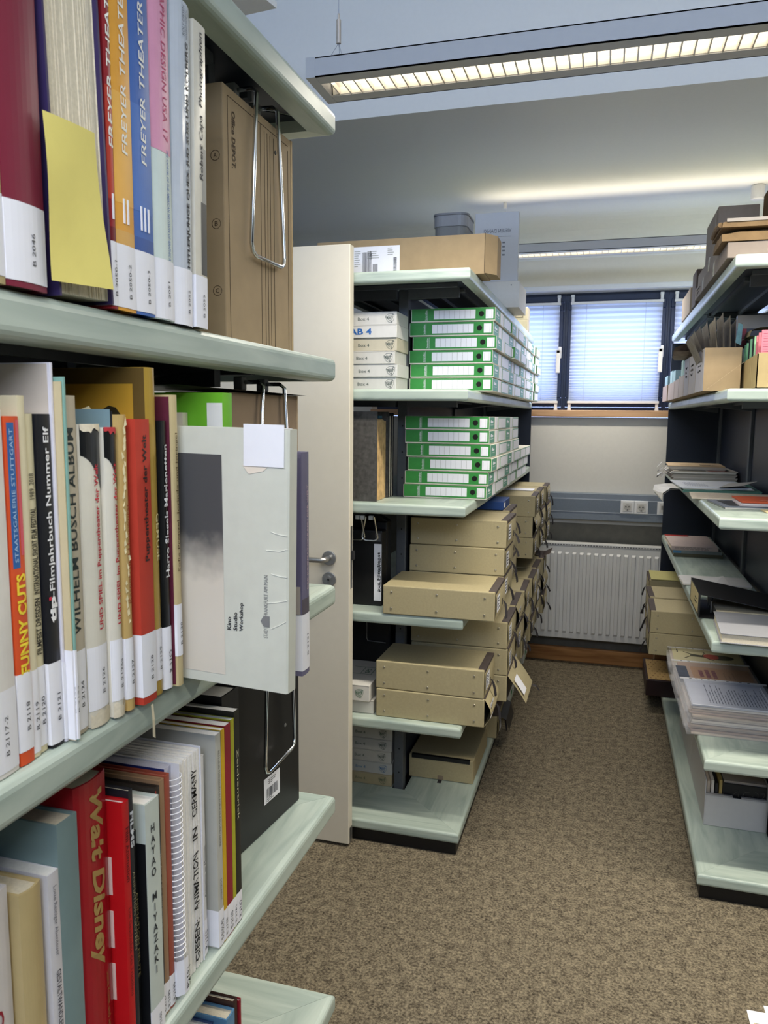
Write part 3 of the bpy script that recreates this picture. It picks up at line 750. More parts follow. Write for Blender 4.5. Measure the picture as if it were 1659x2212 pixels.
pmt = bpy.data.materials.new('printed_photo'); pmt.use_nodes = True
nt_ = pmt.node_tree; bs = nt_.nodes['Principled BSDF']; tc = nt_.nodes.new('ShaderNodeTexCoord'); sx = nt_.nodes.new('ShaderNodeSeparateXYZ')
nn = nt_.nodes.new('ShaderNodeTexNoise'); nn.inputs['Scale'].default_value = 60; ad = nt_.nodes.new('ShaderNodeMath'); ad.operation = 'MULTIPLY_ADD'; ad.inputs[1].default_value = .03
rp = nt_.nodes.new('ShaderNodeValToRGB'); rp.color_ramp.elements[0].position = .13; rp.color_ramp.elements[0].color = lin('D6CEC0') + (1,); rp.color_ramp.elements[1].position = .185; rp.color_ramp.elements[1].color = lin('4C4C4E') + (1,)
nt_.links.new(tc.outputs['Object'], sx.inputs[0]); nt_.links.new(tc.outputs['Object'], nn.inputs['Vector']); nt_.links.new(nn.outputs['Fac'], ad.inputs[0]); nt_.links.new(sx.outputs['Z'], ad.inputs[2]); nt_.links.new(ad.outputs[0], rp.inputs[0]); nt_.links.new(rp.outputs[0], bs.inputs['Base Color']); bs.inputs['Roughness'].default_value = .5
ph.data.materials.append(pmt)
DK = paint('26262A', .6); GR = paint('7C7C7C', .6)
for st, x, ln in (('Kino', -.0715, .0145), ('Studio', -.0637, .0205), ('Workshop', -.0557, .0318)):
    text(st, (x, yy - .0002, .063 + ln / 2), Z_, -X_, ln, .0057 if st == 'Workshop' else .0049, DK, kb, 'title', .02)
text('STADT', (-.0262, yy - .0002, .0655), Z_, -X_, .0125, .0048, GR, kb, 'title')
text('FRANKFURT AM MAIN', (-.0262, yy - .0002, .1055), Z_, -X_, .045, .0048, GR, kb, 'title')
cr = MB(); cx0, cz0 = -.027, .0775
for w_, h_, g_ in ((.011, .013, 0),):
    cr.prism([(cx0 + a, cz0 + b) for a, b in ((.0055, -.006), (.0055, .006), (-.002, .0055), (-.0055, 0), (-.002, -.0055))], yy - .0003, yy - .0001, 'xz')
part('town_crest', cr, GR, kb)
sheet((-.029, yy - .0006, .2655), X_, Z_, .048, .044, LABEL, kb, 'taped_slip')
part('taped_slip', MB().box(-.053, -.005, -t / 2 - .001, t / 2 - .004, H + .0002, H + .0008), LABEL, kb)
part('torn_patch', MB().quad((-.055, yy - .0002, .244), (-.025, yy - .0002, .243), (-.03, yy - .0002, .2385), (-.047, yy - .0002, .235)), paint('E6DACA'), kb, fix=False)
crs = MB()
for pts in (((-.02, .175), (-.012, .173), (-.001, .172)), ((-.026, .155), (-.01, .155), (-.001, .158)), ((-.024, .098), (-.012, .1), (-.001, .103)), ((-.02, .07), (-.01, .075), (-.002, .08)), ((-.02, .13), (-.008, .128), (-.001, .128))):
    crs.tube([(x, yy, z) for x, z in pts], .0005, 4)
part('crease', crs, paint('E8E8DE'), kb)
text('Kinematographie', (-.115, -.002, H + .0006), X_, Y_, .05, .006, DK, kb, 'head_writing', 0, .2, .08)
bk = book('stained violet-grey book sticking out of the row behind the pale book', -.3225, .7950, .8165, Z2, .257, '6A6680', depth=.25, r=.001, lab=(.006, .072), lab_wrap=.021, lab_text='B 2131', near=[(-.2, -.013, .215, .256, 'CFC4AC'), (-.2, -.002, .14, .215, '4E4A4C'), (-.012, -.001, .10, .255, '5C5874'), (-.2, -.002, .073, .105, '9C948E')], texts=[('DER KINEMATOGRAPH DER WELT', .16, .12, .0045, .3, 'C8B0B4', 1)], bands=[(.072, .09, -1, 1, '57505A')])
q = random.Random(5); sm_ = MB()
for k in range(22):
    x = -q.uniform(.004, .02); z = q.uniform(.11, .25); a = q.uniform(.002, .006)
    sm_.prism([(x + a * math.cos(j) * q.uniform(.6, 1.2), z + 1.6 * a * math.sin(j) * q.uniform(.6, 1.2)) for j in (0, 1.1, 2.2, 3.3, 4.4, 5.4)], -.0117, -.0114, 'xz')
part('worn_patches', sm_, paint('B9B2BC'), bk)['kind'] = 'stuff'
gb = book('bright green book standing behind the pale pulled-out book', -.4525, .860, .885, Z2, .3245, '6FB92E', depth=.2, r=.001, near=[(-.022, -.001, .2, .312, 'E8E8E2')])
book('short cream booklet in front of the bright green book', -.500, .846, .858, Z2, .300, 'DCD2B8', depth=.16, hard=False, r=.0005)
b2 = thing('archive_box', 'plain brown archive box on the end shelf behind the pale book', 'box', (-.5, 1.090, Z2))
part('body', MB().box(-.1, 0, -.122, .122, 0, .329), mat('8C775F', .75, 25, .06, .1, name='brown_box_board'), b2, bevel=.0015)
part('lid_edge', MB().box(-.1005, .0006, .117, .1228, 0, .3295), mat('A08A6C', .8, 60, .05, name='raw_card_edge_dark'), b2)
bs_ = part('black_sheet', MB().grid([[(-.14, -.27, .003), (-.14, 0, .002), (-.14, .13, .0)], [(.01, -.27, .003), (.012, 0, .002), (.012, .135, .001)]]), BLACK, fix=False, loc=(-.5, 1.090, Z2 + .3297))
tag(bs_, 'thin black sheet lying on the plain brown archive box', 'card')
wire_support('chrome wire bookend in front of the plain brown archive box', -.4925, 1.040, 1.163, Z2 + .13, 1.645, .022)

# lower row
book('white book with pink corner at the left edge of the lower row', -.486, .470, .5130, Z3, .286, 'DCD6D4', page='w', texts=[('CARTOON', .12, .12, .012, .1, '9A1E30', -1, .02)])
book('worn beige dust-jacketed book with a feather drawing', -.476, .5165, .5432, Z3, .2745, 'C2AD7C', r=.003, page='c', lab=None, texts=[('ANIMATION ART', .055, .08, .010, .1, '6A5A3A', -1, .0, .15)])
book('white paperback of animation essays with black lettering', -.4755, .5492, .5638, Z3, .2735, 'D8D6DA', page='w', hard=False, r=.0006, texts=[('Lotte Reiniger Abenteuer', .225, .07, .0058, .0, '6E6E78', -1), ('GESTALTWANDLER', .145, .06, .0062, .1, '3A3A44', -1, .01), ('ANIMA', .085, .05, .01, .2, 'B89838', -1, .02)])
book('large grey-teal cloth book standing taller than the white paperback', -.475, .5642, .5926, Z3, .3145, '7A9090', r=.001, depth=.24, page='c', rough=.75)
book('thick red book with gold brush lettering', -.475, .5932, .6424, Z3, .3355, '9E1420', r=.005, depth=.23, page='c', rough=.3,
     texts=[('Walt Disney', .228, .19, .026, .0, 'A88A50', -1, .035, .25), ('Seine Kunst und seine Welt', .075, .09, .006, .5, 'A07040', -1, .01)])
bk = book('smaller red book with paper strips stuck along its front edge', -.461, .6440, .6555, Z3, .298, 'BC1018', r=.001, depth=.2, page='w', texts=[('Film Animation', .24, .06, .006, .0, '5A0A10', -1, .01), ('Die Geschichte des Trickfilms', .13, .1, .005, .0, '6A0C12', -1)])
for z in (.075, .135, .195):
    part('paper_strip', MB().box(-.0235, -.0155, -.0062, -.0058, z, z + .042), paint('E6C8BE'), bk)
book('slim black book with a patterned spine beside the smaller red book', -.462, .6562, .6636, Z3, .306, '1C1E26', r=.0006, depth=.2, texts=[('ANIMATION GESTERN', .17, .09, .004, .0, '8A8062', -1), ('FILMS', .262, .04, .006, .0, 'C8CCD0', -1, .03)])
book('cream-topped book between the slim black one and the pale grey-green one', -.476, .6642, .6722, Z3, .292, 'D6CDB4', r=.0006, depth=.18)
book('black magazine with gilt lettering in front of the cream-topped book', -.470, .6727, .6790, Z3, .25, '17181A', hard=False, r=.0004, depth=.16, texts=[('ANIMATION HEUTE', .13, .1, .0042, 0, 'A8996A', -1)])
book('pale grey-green hardcover about a Japanese animator', -.4595, .6812, .7078, Z3, .2775, 'C2CBC4', r=.0006, depth=.2, page='w', lab=(-.001, .034), lab_text='B 2186', lab_wrap=.02, near=[(-.19, -.001, .0, .233, '15161A')],
     texts=[('HAYAO', .2205, .061, .0085, -.1, '1E2228', 0, .012), ('MIYAZAKI', .1222, .097, .0085, -.1, '1E2228', 0, .012)])
bkk = book('black art book with a red edge, shelf mark B 2187', -.464, .7085, .7172, Z3, .283, '26201C', r=.0008, depth=.2, lab=(.003, .042), lab_text='B 2187', lab_hand=True, texts=[('The Art of the Storyboard', .16, .09, .0042, .2, '9A9080', -1)], bands=[(.045, .28, -1, -.7, 'A02A2A')])
book('tan book with a wavy pattern, shelf mark B 2189', -.4645, .7178, .7275, Z3, .287, '96775A', r=.0008, depth=.19, lab=(.003, .04), lab_text='B 2189', lab_hand=True)
book('rust red book next to the spiral notebook, shelf mark B 2190', -.4640, .7280, .7380, Z3, .288, '9A4A38', r=.0008, depth=.19, lab=(.003, .042), lab_text='B 2190', lab_hand=True)
rib_ = part('ribbon_marker', MB().grid([[(.002, -.004, -.002), (.002, .000, -.002)], [(.0035, -.0045, -.018), (.0035, .000, -.019)], [(.003, -.004, -.036), (.003, .001, -.040)]]), mat('D8CDB0', .8, 60, .05, name='cream_ribbon'), rbk, fix=False)
# spiral notebook
sn = thing('notebook', 'thick notebook with a white spiral wire and dark blue cover', 'notebook', (-.4655, .7485, Z3))
part('cover', MB().box(-.21, -.007, -.0092, -.0086, 0, .290), paint('22306E'), sn)
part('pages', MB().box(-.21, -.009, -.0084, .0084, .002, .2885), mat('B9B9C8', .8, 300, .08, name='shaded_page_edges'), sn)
part('rear_cover', MB().box(-.21, .002, .0086, .0091, 0, .290), paint('E2E2E6'), sn)
me_ = mesh_of('spiral_ring', MB().tube([(-.003 + .0115 * math.cos(a), .0106 * math.sin(a), .0016 * a / 3.1) for a in [-2.75 + i * 5.5 / 16 for i in range(17)]], .00075, 6), smooth=True)
WW = mat('E9E9EC', .3, 60, .01, name='white_coated_wire')
for k in range(33):
    part('spiral_ring', me_, WW, sn, loc=(0, 0, .058 + k * .0069))
lb = part('spine_label', MB().grid([[(-.016, -.0098, z), (.004, -.0108, z), (.010, -.004, z), (.0105, .004, z), (.006, .0105, z)] for z in (.008, .053)]), LABEL, sn, fix=False)
text('B2191', (.0112, .003, .026), Z_, -Y_, .026, .007, INK, lb, 'shelf_mark', 0, 0, .1)
bk = thing('manuscript', 'stack of white loose pages in clear covers lettered by hand with a black marker', 'manuscript', (-.468, .7862, Z3))
pm = MB(); q = random.Random(8); y = -.0255
while y < .0255:
    w = q.uniform(.0008, .003); pm.box(-.21, -.0005 - q.uniform(0, .0025), y, y + w, 0, .285 + q.uniform(-.002, .0015)); y += w
part('pages', pm, WPAGES, bk, fix=False)
part('clear_cover', MB().box(-.212, .001, .0262, .0268, 0, .288), glass_mat('clear_plastic', 'F2F4FF', .55), bk)
for st, zc, ln in (('GIESEN:', .040, .055), ('ANIMATION', .118, .078), ('IN', .182, .018), ('GERMANY', .236, .062)):
    text(st, (.0012, .009, zc), Z_, -Y_, ln, .012, INK, bk, 'handwriting', .012, .1, .07)
book('white booklet with a curved foot label, shelf mark B 2155', -.470, .8132, .8285, Z3, .27, 'DCDCDC', page='w', hard=False, r=.002, lab=(.002, .05), lab_text='B 2155', lab_hand=True, texts=[('Animation im Museum', .115, .07, .0042, .2, '4A4A50', 1)])
book('grey paperback with a large blank front, shelf mark B 2156', -.459, .8364, .8502, Z3, .2925, 'B4B4AC', page='w', hard=False, r=.0006, depth=.21, lab=(.002, .053), lab_text='B 2156-92', lab_hand=True, lab_wrap=.02, texts=[('FILM UND FERNSEHEN IN FORSCHUNG UND LEHRE', .205, .13, .0042, .0, '55554E', -1), ('DOKUMENT', .08, .03, .0042, .0, '55554E', -1)])
for nm, y0, y1, c, hh, mk in (('yellow paperback with a white head, shelf mark B 2158', .8510, .8602, 'C9A21C', .2935, 'B 2158'), ('dark red paperback beside the yellow one', .8612, .8766, '8E1C2C', .295, 'B 2160'), ('slim yellow-green paperback beside the dark red one', .8774, .8866, 'A8A82A', .297, 'B 2161'), ('slim black paperback with flecked lettering at the end of the row', .8874, .9020, '201F1A', .3045, 'B 2162')):
    book(nm, -.4588, y0, y1, Z3, hh, c, page='w', hard=False, r=.0004, lab=(.002, .045), lab_text=mk, lab_hand=True, depth=.21, texts=[('Zeichentrick', .2, .1, .005, 0, 'D8D4B0', -1)] if 'black' in nm else ())
book('black lever file with white sheets inside, behind the row', -.485, .905, .955, Z3, .315, '17181B', page='w', r=.001, depth=.23, cat='file', name='lever_file')
nb = thing('archive_box', 'black cardboard file box with a barcode sticker on the lower end shelf', 'box', (-.5110, 1.238, Z3), (0, 0, math.radians(-6)))
part('body', MB().box(-.11, 0, -.255, 0, 0, .335), BLACK, nb, bevel=.0015)
lb = part('barcode_sticker', MB().quad((.0005, -.124, .047), (.0005, -.071, .047), (.0005, -.071, .092), (.0005, -.124, .092)), LABEL, nb, fix=False)
barcode((.0009, -.098, .064), Y_, Z_, .036, .017, INK, lb, 2)
lines((.0009, -.098, .083), Y_, Z_, .026, .01, 3, INK, lb, seed=1); lines((.0009, -.098, .052), Y_, Z_, .036, .006, 2, INK, lb, seed=2)
for y, z in ((-.018, .13), (-.018, .235), (-.05, .16)):
    part('eyelet', MB().cyl((0, y, z), .0035, .0008, 'x', 12), BRUSHED, nb, bevel=.0003)
wire_support('chrome wire bookend in front of the black file box', -.4985, 1.068, 1.188, Z3 + .125, 1.262, .014)
# tops of books on the shelf below
for nm, xf, y0, y1, hh, c, pg in (('white-topped book with a blue cloth head low in the picture', -.484, .834, .862, .27, '3A4E7A', 'w'), ('book with a cream head and light blue front low in the picture', -.464, .863, .886, .276, '5C8AAE', 'c'), ('dark patterned book low in the picture', -.466, .887, .8985, .283, '3A2420', 'c'), ('dark red book ending the low row', -.464, .8995, .906, .276, '8E1A28', 'w')):
    book(nm, xf, y0, y1, Z4, hh, c, page=pg, depth=.2, r=.001)

# ------------------------------------------------------------------ archive boxes in the middle unit
ORD = ['first', 'second', 'third', 'fourth', 'fifth', 'sixth', 'seventh', 'eighth', 'ninth', 'tenth']
GW, GD, GH = .318, .2375, .0505
HOLE = mat('0A0C0A', .8, 60, .02, name='finger_hole_dark')
GLINE = mat('9A9C98', .7, 60, .02, name='printed_rule_grey')
_g = {}
def green_box(label, x, y, z, kind, front, group, jig=0):
    b = thing('archive_box', label, 'box', (x, y, z), (0, 0, jig), group)
    def mesh(k, f):
        if k not in _g: _g[k] = f()
        return _g[k]
    part('body', mesh('body', lambda: mesh_of('body', MB().box(-GW, 0, 0, GD, 0, GH - .0006), bevel=.0012, seg=1)), CARD, b)
    sp = part('spine_face', mesh('sp', lambda: mesh_of('spine_face', MB().box(-GW + .003, -.001, -.0008, -.0001, .0045, GH - .001))), GREENB, b)
    if front:
        part('title_label', mesh('tl', lambda: mesh_of('title_label', MB().box(-GW + .088, -GW + .245, -.0014, -.0008, .010, GH - .008))), LABEL, sp)
        def rules():
            m = MB()
            for i in range(1, 8):
                xx = -GW + .088 + .157 * i / 8; m.box(xx - .0004, xx + .0004, -.0018, -.0014, .011, GH - .009)
            return mesh_of('label_rules', m)
        part('label_rules', mesh('ru', rules), GLINE, sp)
        part('finger_hole', mesh('fh', lambda: mesh_of('finger_hole', MB().cyl((-GW + .267, -.0008, GH / 2 + .0015), .0098, -.0006, 'y', 24))), HOLE, sp)
        part('small_label', mesh('sl', lambda: mesh_of('small_label', MB().box(-.035, -.007, -.0014, -.0008, .009, GH - .008))), LABEL, sp)
        part('label_rules', mesh('sr', lambda: mesh_of('label_rules', MB().box(-.031, -.0304, -.0018, -.0014, .014, GH - .012).box(-.013, -.0124, -.0018, -.0014, .010, GH - .009))), GLINE, sp)
        if 'tx' not in _g:
            o = text('Sonderedition', (-GW + .058, -.0012, GH / 2), Z_, -X_, .036, .0075, LABEL, sp, 'printed_name', .01); _g['tx'] = o.data
        else: part('printed_name', _g['tx'], None, sp)
        part('white_rule', mesh('wr', lambda: mesh_of('white_rule', MB().box(-GW + .064, -GW + .0648, -.0012, -.0008, .006, GH - .004))), LABEL, sp)
    if kind == 'a':
        e = part('end_face', mesh('ea', lambda: mesh_of('end_face', MB().box(.0001, .0008, .004, .140, .004, GH - .003))), GREENB_LIT, b)
        part('end_lettering', mesh('el', lambda: mesh_of('end_lettering', MB().box(.0008, .0012, .035, .098, .026, .033).box(.0008, .0012, .03, .105, .018, .0195).box(.0008, .0012, .04, .06, .033, .037))), LABEL, e)
        part('end_label', mesh('eb', lambda: mesh_of('end_label', MB().box(.0001, .0010, .160, .222, .003, GH - .002))), LABEL, b)
    else:
        e = part('end_face', mesh('ec', lambda: mesh_of('end_face', MB().box(.0001, .0007, .006, GD - .006, .003, GH - .003))), GREENB_LIT, b)
        part('end_label', mesh('ed', lambda: mesh_of('end_label', MB().box(.0007, .0012, .012, GD - .014, .006, GH - .007))), LABEL, e)
    return b
q = random.Random(21)
def gname(r, rows, c, where, n):
    pos = 'topmost' if r == rows - 1 else ('bottom' if r == 0 else ORD[rows - 1 - r] + ' from the top')
    return 'green archive box, %s, %s stack, %s' % (pos, ORD[c], where)
jit = [-.004, -.001, -.006, .007, -.006, .0]
shift = {}
for r in range(6):
    for c in range(8):
        dx = jit[r] + (.0 if c < 2 else [0, 0, .0, .0, .0, .0, -.003, .004][c]) + ({5: .006, 4: .0, 3: .013, 2: -.004, 1: .0, 0: 0}[r] if c in (2, 3) else 0)
        green_box(gname(r, 6, c, 'upper shelf behind the door', 8), -.409 + dx, 2.892 + c * (GD + .004), LV[1] + .001 + r * (GH + .0009), 'a' if c % 2 == 0 else 'b', c in (0, 2), 'green boxes on the upper shelf', q.uniform(-.004, .004))
jit2 = [-.008, -.002, .009, .003, -.002, -.003]
heights = [6, 6, 6, 6, 3, 3]
for c in range(6):
    for r in range(heights[c]):
        if c >= 4: z0 = LV[2] + .001
        green_box(gname(r, heights[c], c, 'second shelf below', 6), -.409 + jit2[r] , 2.83 + c * (GD + .004) + (.03 if c > 3 else 0), LV[2] + .001 + r * (GH + .0009), 'a' if c % 2 == 0 and c < 4 else 'b', c == 0, 'green boxes on the second shelf', q.uniform(-.008, .008))

def box4(label, x, y, z, w, h, d, col, ink, txt, group, big=False, top=None, logo=True):
    b = thing('storage_carton', label, 'box', (x, y, z), (0, 0, 0), group)
    part('body', MB().box(-w, 0, 0, d, 0, h), mat(col, .75, 40, .03, name='carton_' + col), b, bevel=.0012, seg=1)
    part('lid_seam', MB().box(-w + .001, -.001, -.0004, .0002, h * .93, h * .95), mat('8E8B84', .8, 60, .02, name='seam_shadow'), b)
    im = mat(ink, .7, 60, .02, name='print_' + ink)
    if txt:
        if big: text(txt, (-.136, -.0007, h * .5), X_, Z_, .085, .022, im, b, 'printed_name', .03)
        else: text(txt, (-w * 0 - (.124 if w > .3 else .134), -.0007, h * .46), X_, Z_, .042, .0115, im, b, 'printed_name', .0)
    if logo:
        m = MB(); cx, cz, rr = (-.024 if w > .3 else -.038), h * .5, .0165
        for k in range(3):
            a0 = math.pi / 2 + k * 2 * math.pi / 3
            pts = []
            for f in (-.42, -.1, .25, .52):
                a = a0 + f * 2 * math.pi / 3; rad_ = rr * (1 if f in (-.42, .52) else .92)
                pts.append((cx + rad_ * math.cos(a), -.0006, cz + rad_ * math.sin(a)))
            m.tube(pts, .0005, 4)
            pi = [(cx + (p[0] - cx) * .60, p[1], cz + (p[2] - cz) * .60) for p in pts]
            m.tube(pi, .0005, 4); m.tube([pts[0], pi[0]], .0005, 4)
            ed, ei = Vector(pts[-1]), Vector(pi[-1]); tip = (ed + ei) / 2 + (ed - Vector(pts[-2])).normalized() * .008
            m.tube([tuple(ed + (ed - ei) * .3), tuple(tip), tuple(ei - (ed - ei) * .3)], .0005, 4)
        lg = part('recycling_mark', m, im, b, fix=False)
        text('RESY', (cx, -.0009, cz), X_, Z_, .024, .009, im, lg, 'mark_lettering', .03)
    return b
W4 = 'C6C5C0'
for r in range(6):
    blue = r == 4
    cols = [W4, 'C9C8C4', 'C6C4BE', 'BDB6A2', 'CFCECB', 'CBCAC6']
    lab = ['bottom', 'second from the bottom', 'third from the bottom', 'yellowed, third from the top', 'marked in blue, second from the top', 'topmost']
    box4('white flat carton left of the post, upper shelf, %s' % lab[r], -.733 + [-.002, .004, -.004, .001, .002, .0][r] - (.022 if r == 1 else 0) * 0, 2.70 + [.01, .004, .0, .006, .0, .004][r], LV[1] + .001 + r * .0462, .31, .0455, .165, cols[r], '4F5A54' if not blue else '2A62A8', 'Box 4' if not blue else 'AB 4', 'flat cartons on the upper shelf', blue, logo=not blue)
for r in range(5):
    cols = ['A89C7C', 'B2B3AF', 'B6B4AC', 'B4B2AC', 'B8B6B0']
    lab = ['brown one at the bottom', 'blue-printed, second from the bottom', 'third from the bottom', 'fourth from the bottom', 'topmost']
    box4('flat carton left of the post, lowest shelf, %s' % lab[r], -.783 + [0, .001, -.004, -.001, .0][r], 2.880, LV[5] + .001 + r * .0495, .26, .0487, .3, cols[r], ['5A6A50', '3A6E9A', '4A5A4E', '4A5A4E', '4A5A4E'][r], 'Box 4', 'flat cartons on the lowest shelf')
b = box4('white flat carton lying beside the buff boxes, lower of two', -.792, 2.645, LV[4] + .001, .21, .051, .26, 'D3CFC6', '3E6A4A', None, None, logo=False)
b = box4('white flat carton with a green recycling mark, upper of two', -.803, 2.625, LV[4] + .0535, .2, .062, .28, 'D0CDC6', '3E6A4A', None, None)
fm = MB(); zt = .0623
for x0, x1, y0, y1 in ((-.12, -.03, .12, .1225), (-.12, -.03, .2, .2025), (-.032, -.03, .12, .2), (-.075, -.073, .12, .2)): fm.box(x0, x1, y0, y1, zt, zt + .0003)
part('printed_frame', fm, mat('3E6A4A', .7, 60, .02, name='green_print'), b)
text('SPS', (-.052, .16, zt + .0005), Y_, -X_, .05, .018, mat('3E6A4A', .7, 60, .02, name='green_print'), b, 'lid_lettering', .02)

# buff archive boxes with riveted sides and tied flaps
BW, BD0, BH = .402, .272, .1045
RIVET = mat('B5AE9C', .35, 100, .02, metal=.8, name='brass_rivet')
RIB = mat('2A2628', .7, 60, .1, name='dark_cotton_tie')
_b = {}
def scribble(c, u, v, w, h, n, parent, seed):
    q_ = random.Random(seed); mb = MB(); u = Vector(u); v = Vector(v); c = Vector(c)
    for i in range(n):
        y = h / 2 - h * (i + .5) / n; x = -w / 2; e = w / 2 - q_.random() * w * .35; pts = []
        while x < e:
            pts.append(c + u * x + v * (y + q_.uniform(-.3, .3) * h / n)); x += w * q_.uniform(.03, .06)
        if len(pts) > 2: mb.tube(pts, .0006, 3)
    return part('handwriting', mb, INK, parent, fix=False)
def flap_mesh(bow, BD):
    rows = []
    for i in range(7):
        f = i / 6; z = .003 + f * (BH - .003)
        rows.append([(.0008 + bow * math.sin(math.pi * min(1, f * 1.02)) * (1 - (.1 if bow >= .018 else .6) * abs(2 * g - 1)) , -BD / 2 + .003 + g * (BD - .006), z) for g in (0, .2, .5, .8, 1)])
    return mesh_of('front_flap', MB().grid(rows), fix=False)
def buff_box(label, x, y, z, rz=0, side=1, h=1.0, group=None, rivets=True, writing=True, open_=0.0, bow=.006, seed=0, w=.955, D=None):
    BD = D or BD0
    """front flap faces +X when side = 1; x,y is the middle of the front edge"""
    b = thing('archive_box', label, 'box', (x, y, z), (0, 0, rz + (0 if side > 0 else math.pi)), group)
    H = BH * h
    key = ('body', h, w, BD)
    if key not in _b: _b[key] = mesh_of('body', MB().box(-BW * w, 0, -BD / 2, BD / 2, 0, H), bevel=.0035, seg=2)
    part('body', _b[key], BEIGE, b)
    kf = ('flap', bow, BD)
    if kf not in _b:
        _b[kf] = flap_mesh(bow, BD)
    fl = part('front_flap', _b[kf], BEIGE, b)
    fl.scale = (1, 1, h)
    if bow >= .018 and not open_: part('inside_shade', MB().box(.0001, .0006, -BD / 2 + .004, BD / 2 - .004, .004, H - .004), BLACK, b)  # black plate stands in for the shade behind the gaping flap
    if open_:
        fl.location = (0.002, 0, H); fl.rotation_euler = (0, -open_, 0)
        fl.data = _b[kf].copy()
        for v in fl.data.vertices: v.co.z -= BH
        sc = .32 / 1.0
        for v in fl.data.vertices: v.co.z *= 1.25
        part('inside_shade', MB().box(-.001, .0008, -BD / 2 + .004, BD / 2 - .004, .004, H - .004), BLACK, b)  # black plate painted as the shade inside the open box
    if ('tape', h, BD) not in _b:
        m = MB(); m.box(-.024, .0022, -BD / 2 + .012, BD / 2 - .012, H + .0001, H + .0009); m.box(.0012, .0026, -BD / 2 + .012, BD / 2 - .012, H - .010, H + .0005)
        _b[('tape', h, BD)] = mesh_of('hinge_tape', m)
    part('hinge_tape', _b[('tape', h, BD)], TAPE, b)
    if rivets:
        if 'riv' not in _b: _b['riv'] = mesh_of('rivet', MB().cyl((0, 0, 0), .0042, -.0022, 'y', 10), bevel=.001, smooth=True)
        for xx in (-.035, -.205, -.37):
            for zz in (.022, .082):
                part('rivet', _b['riv'], RIVET, b, loc=(xx * w, (-BD / 2) * 1 - .0002, zz * h) if side > 0 else (xx * w, BD / 2 + .0002, zz * h), rot=(0, 0, 0 if side > 0 else math.pi))
    xo = bow * .75 + .0016
    if not open_:
        lb = part('paper_label', MB().grid([[(xo, -BD / 2 + .014, zz * h), (xo + .0006, -BD / 2 + .085, zz * h)] for zz in (.030, .088)]), LABEL, b, fix=False)
        if writing: scribble((xo + .0012, -BD / 2 + .05, .06 * h), Y_ * side if side > 0 else Y_, Z_, .055, .046 * h, 4, lb, seed)
        q_ = random.Random(seed * 7 + 1)
        for yy in ((-.01,) if seed % 3 else (.03,)):
            m = MB(); w_ = .0075; x0_ = xo + .002; l_ = q_.uniform(.030, .055); s_ = q_.uniform(.004, .016); tw = q_.uniform(-.004, .006)
            m.grid([[(x0_, yy, .040 * h), (x0_ + .003, yy + .002, .040 * h)], [(x0_ + .006, yy, .026 * h), (x0_ + .006 + w_, yy + .004, .028 * h)], [(x0_ + .007 + s_ * .5, yy + tw, .026 * h - l_ * .5), (x0_ + .008 + s_ * .5 + w_, yy + .004 + tw, .026 * h - l_ * .5 + .003)], [(x0_ + .006 + s_, yy + 2 * tw, .026 * h - l_), (x0_ + .006 + s_ + w_, yy + .003 + 2 * tw, .026 * h - l_ + .006)]])
            part('tie_ribbon', m, RIB, b, fix=False)
            part('tie_slot', MB().box(xo, xo + .0014, yy - .003, yy + .003, .025 * h, .048 * h), RIB, b)
    else:
        lb = part('paper_label', MB().grid([[(xo + .003, -BD / 2 + .02, -zz), (xo + .0036, -BD / 2 + .10, -zz)] for zz in (.03, .10)]), LABEL, fl, fix=False)
        m = MB(); m.grid([[(.012, .05, -.12), (.022, .055, -.135), (.02, .06, -.16), (.008, .06, -.165)], [(.012, .064, -.12), (.024, .069, -.133), (.022, .074, -.16), (.008, .074, -.166)]])
        part('tie_ribbon', m, RIB, fl, fix=False)
    return b
SB = 'buff archive box '
z3, z4, z5 = LV[3] + .001, LV[4] + .001, LV[5] + .001
# third shelf
buff_box(SB + 'pulled forward, foremost on the third shelf', -.345, 2.738, z3, .006, seed=3, w=1.0)
buff_box(SB + 'on the third shelf, hidden low behind the foremost one', -.352, 3.016, z3, .0, seed=4, w=.92)
buff_box(SB + 'and handwritten label, second from the top behind the foremost one', -.350, 3.016, z3 + .1060, .004, seed=5, w=.92)
buff_box(SB + 'on the third shelf, topmost of the nearer stack under the green boxes', -.343, 3.020, z3 + .2120, -.010, seed=6, w=.93)
buff_box(SB + 'lying behind the nearer stack, carrying the blue box', -.372, 3.35, z3, .0, seed=7, rivets=False, w=.9)
buff_box(SB + 'behind the nearer stack, second layer under the blue box', -.372, 3.35, z3 + .1060, .0, seed=8, rivets=False, w=.9)
buff_box(SB + 'behind the nearer stack, directly under the blue box', -.374, 3.35, z3 + .2120, .0, seed=9, rivets=False, w=.9)
bx = thing('archive_box', 'dark blue flat box peeping out under the green boxes', 'box', (-.400, 3.32, z3 + .3185))
part('body', MB().box(-.30, 0, -.11, .11, 0, .035), mat('1E3F7A', .5, 60, .05, name='blue_board'), bx, bevel=.002)
part('end_label', MB().box(.0002, .0008, -.09, -.05, .008, .028), LABEL, bx)
for r, nm in enumerate(('bottom', 'middle', 'top')):
    buff_box(SB + 'in the farther stack on the third shelf, %s one' % nm, -.330 + [.0, -.002, .004][r], 4.0, z3 + r * .1060, [.01, -.01, .02][r], seed=20 + r, bow=[.01, .018, .008][r])
for r, nm in enumerate(('bottom', 'middle', 'top')):
    buff_box(SB + 'in the stack beyond that, third shelf, %s one' % nm, -.322 + [.0, .002, -.004][r], 4.29, z3 + r * .1060, [.0, -.02, .01][r], seed=30 + r, rivets=False, bow=.012)
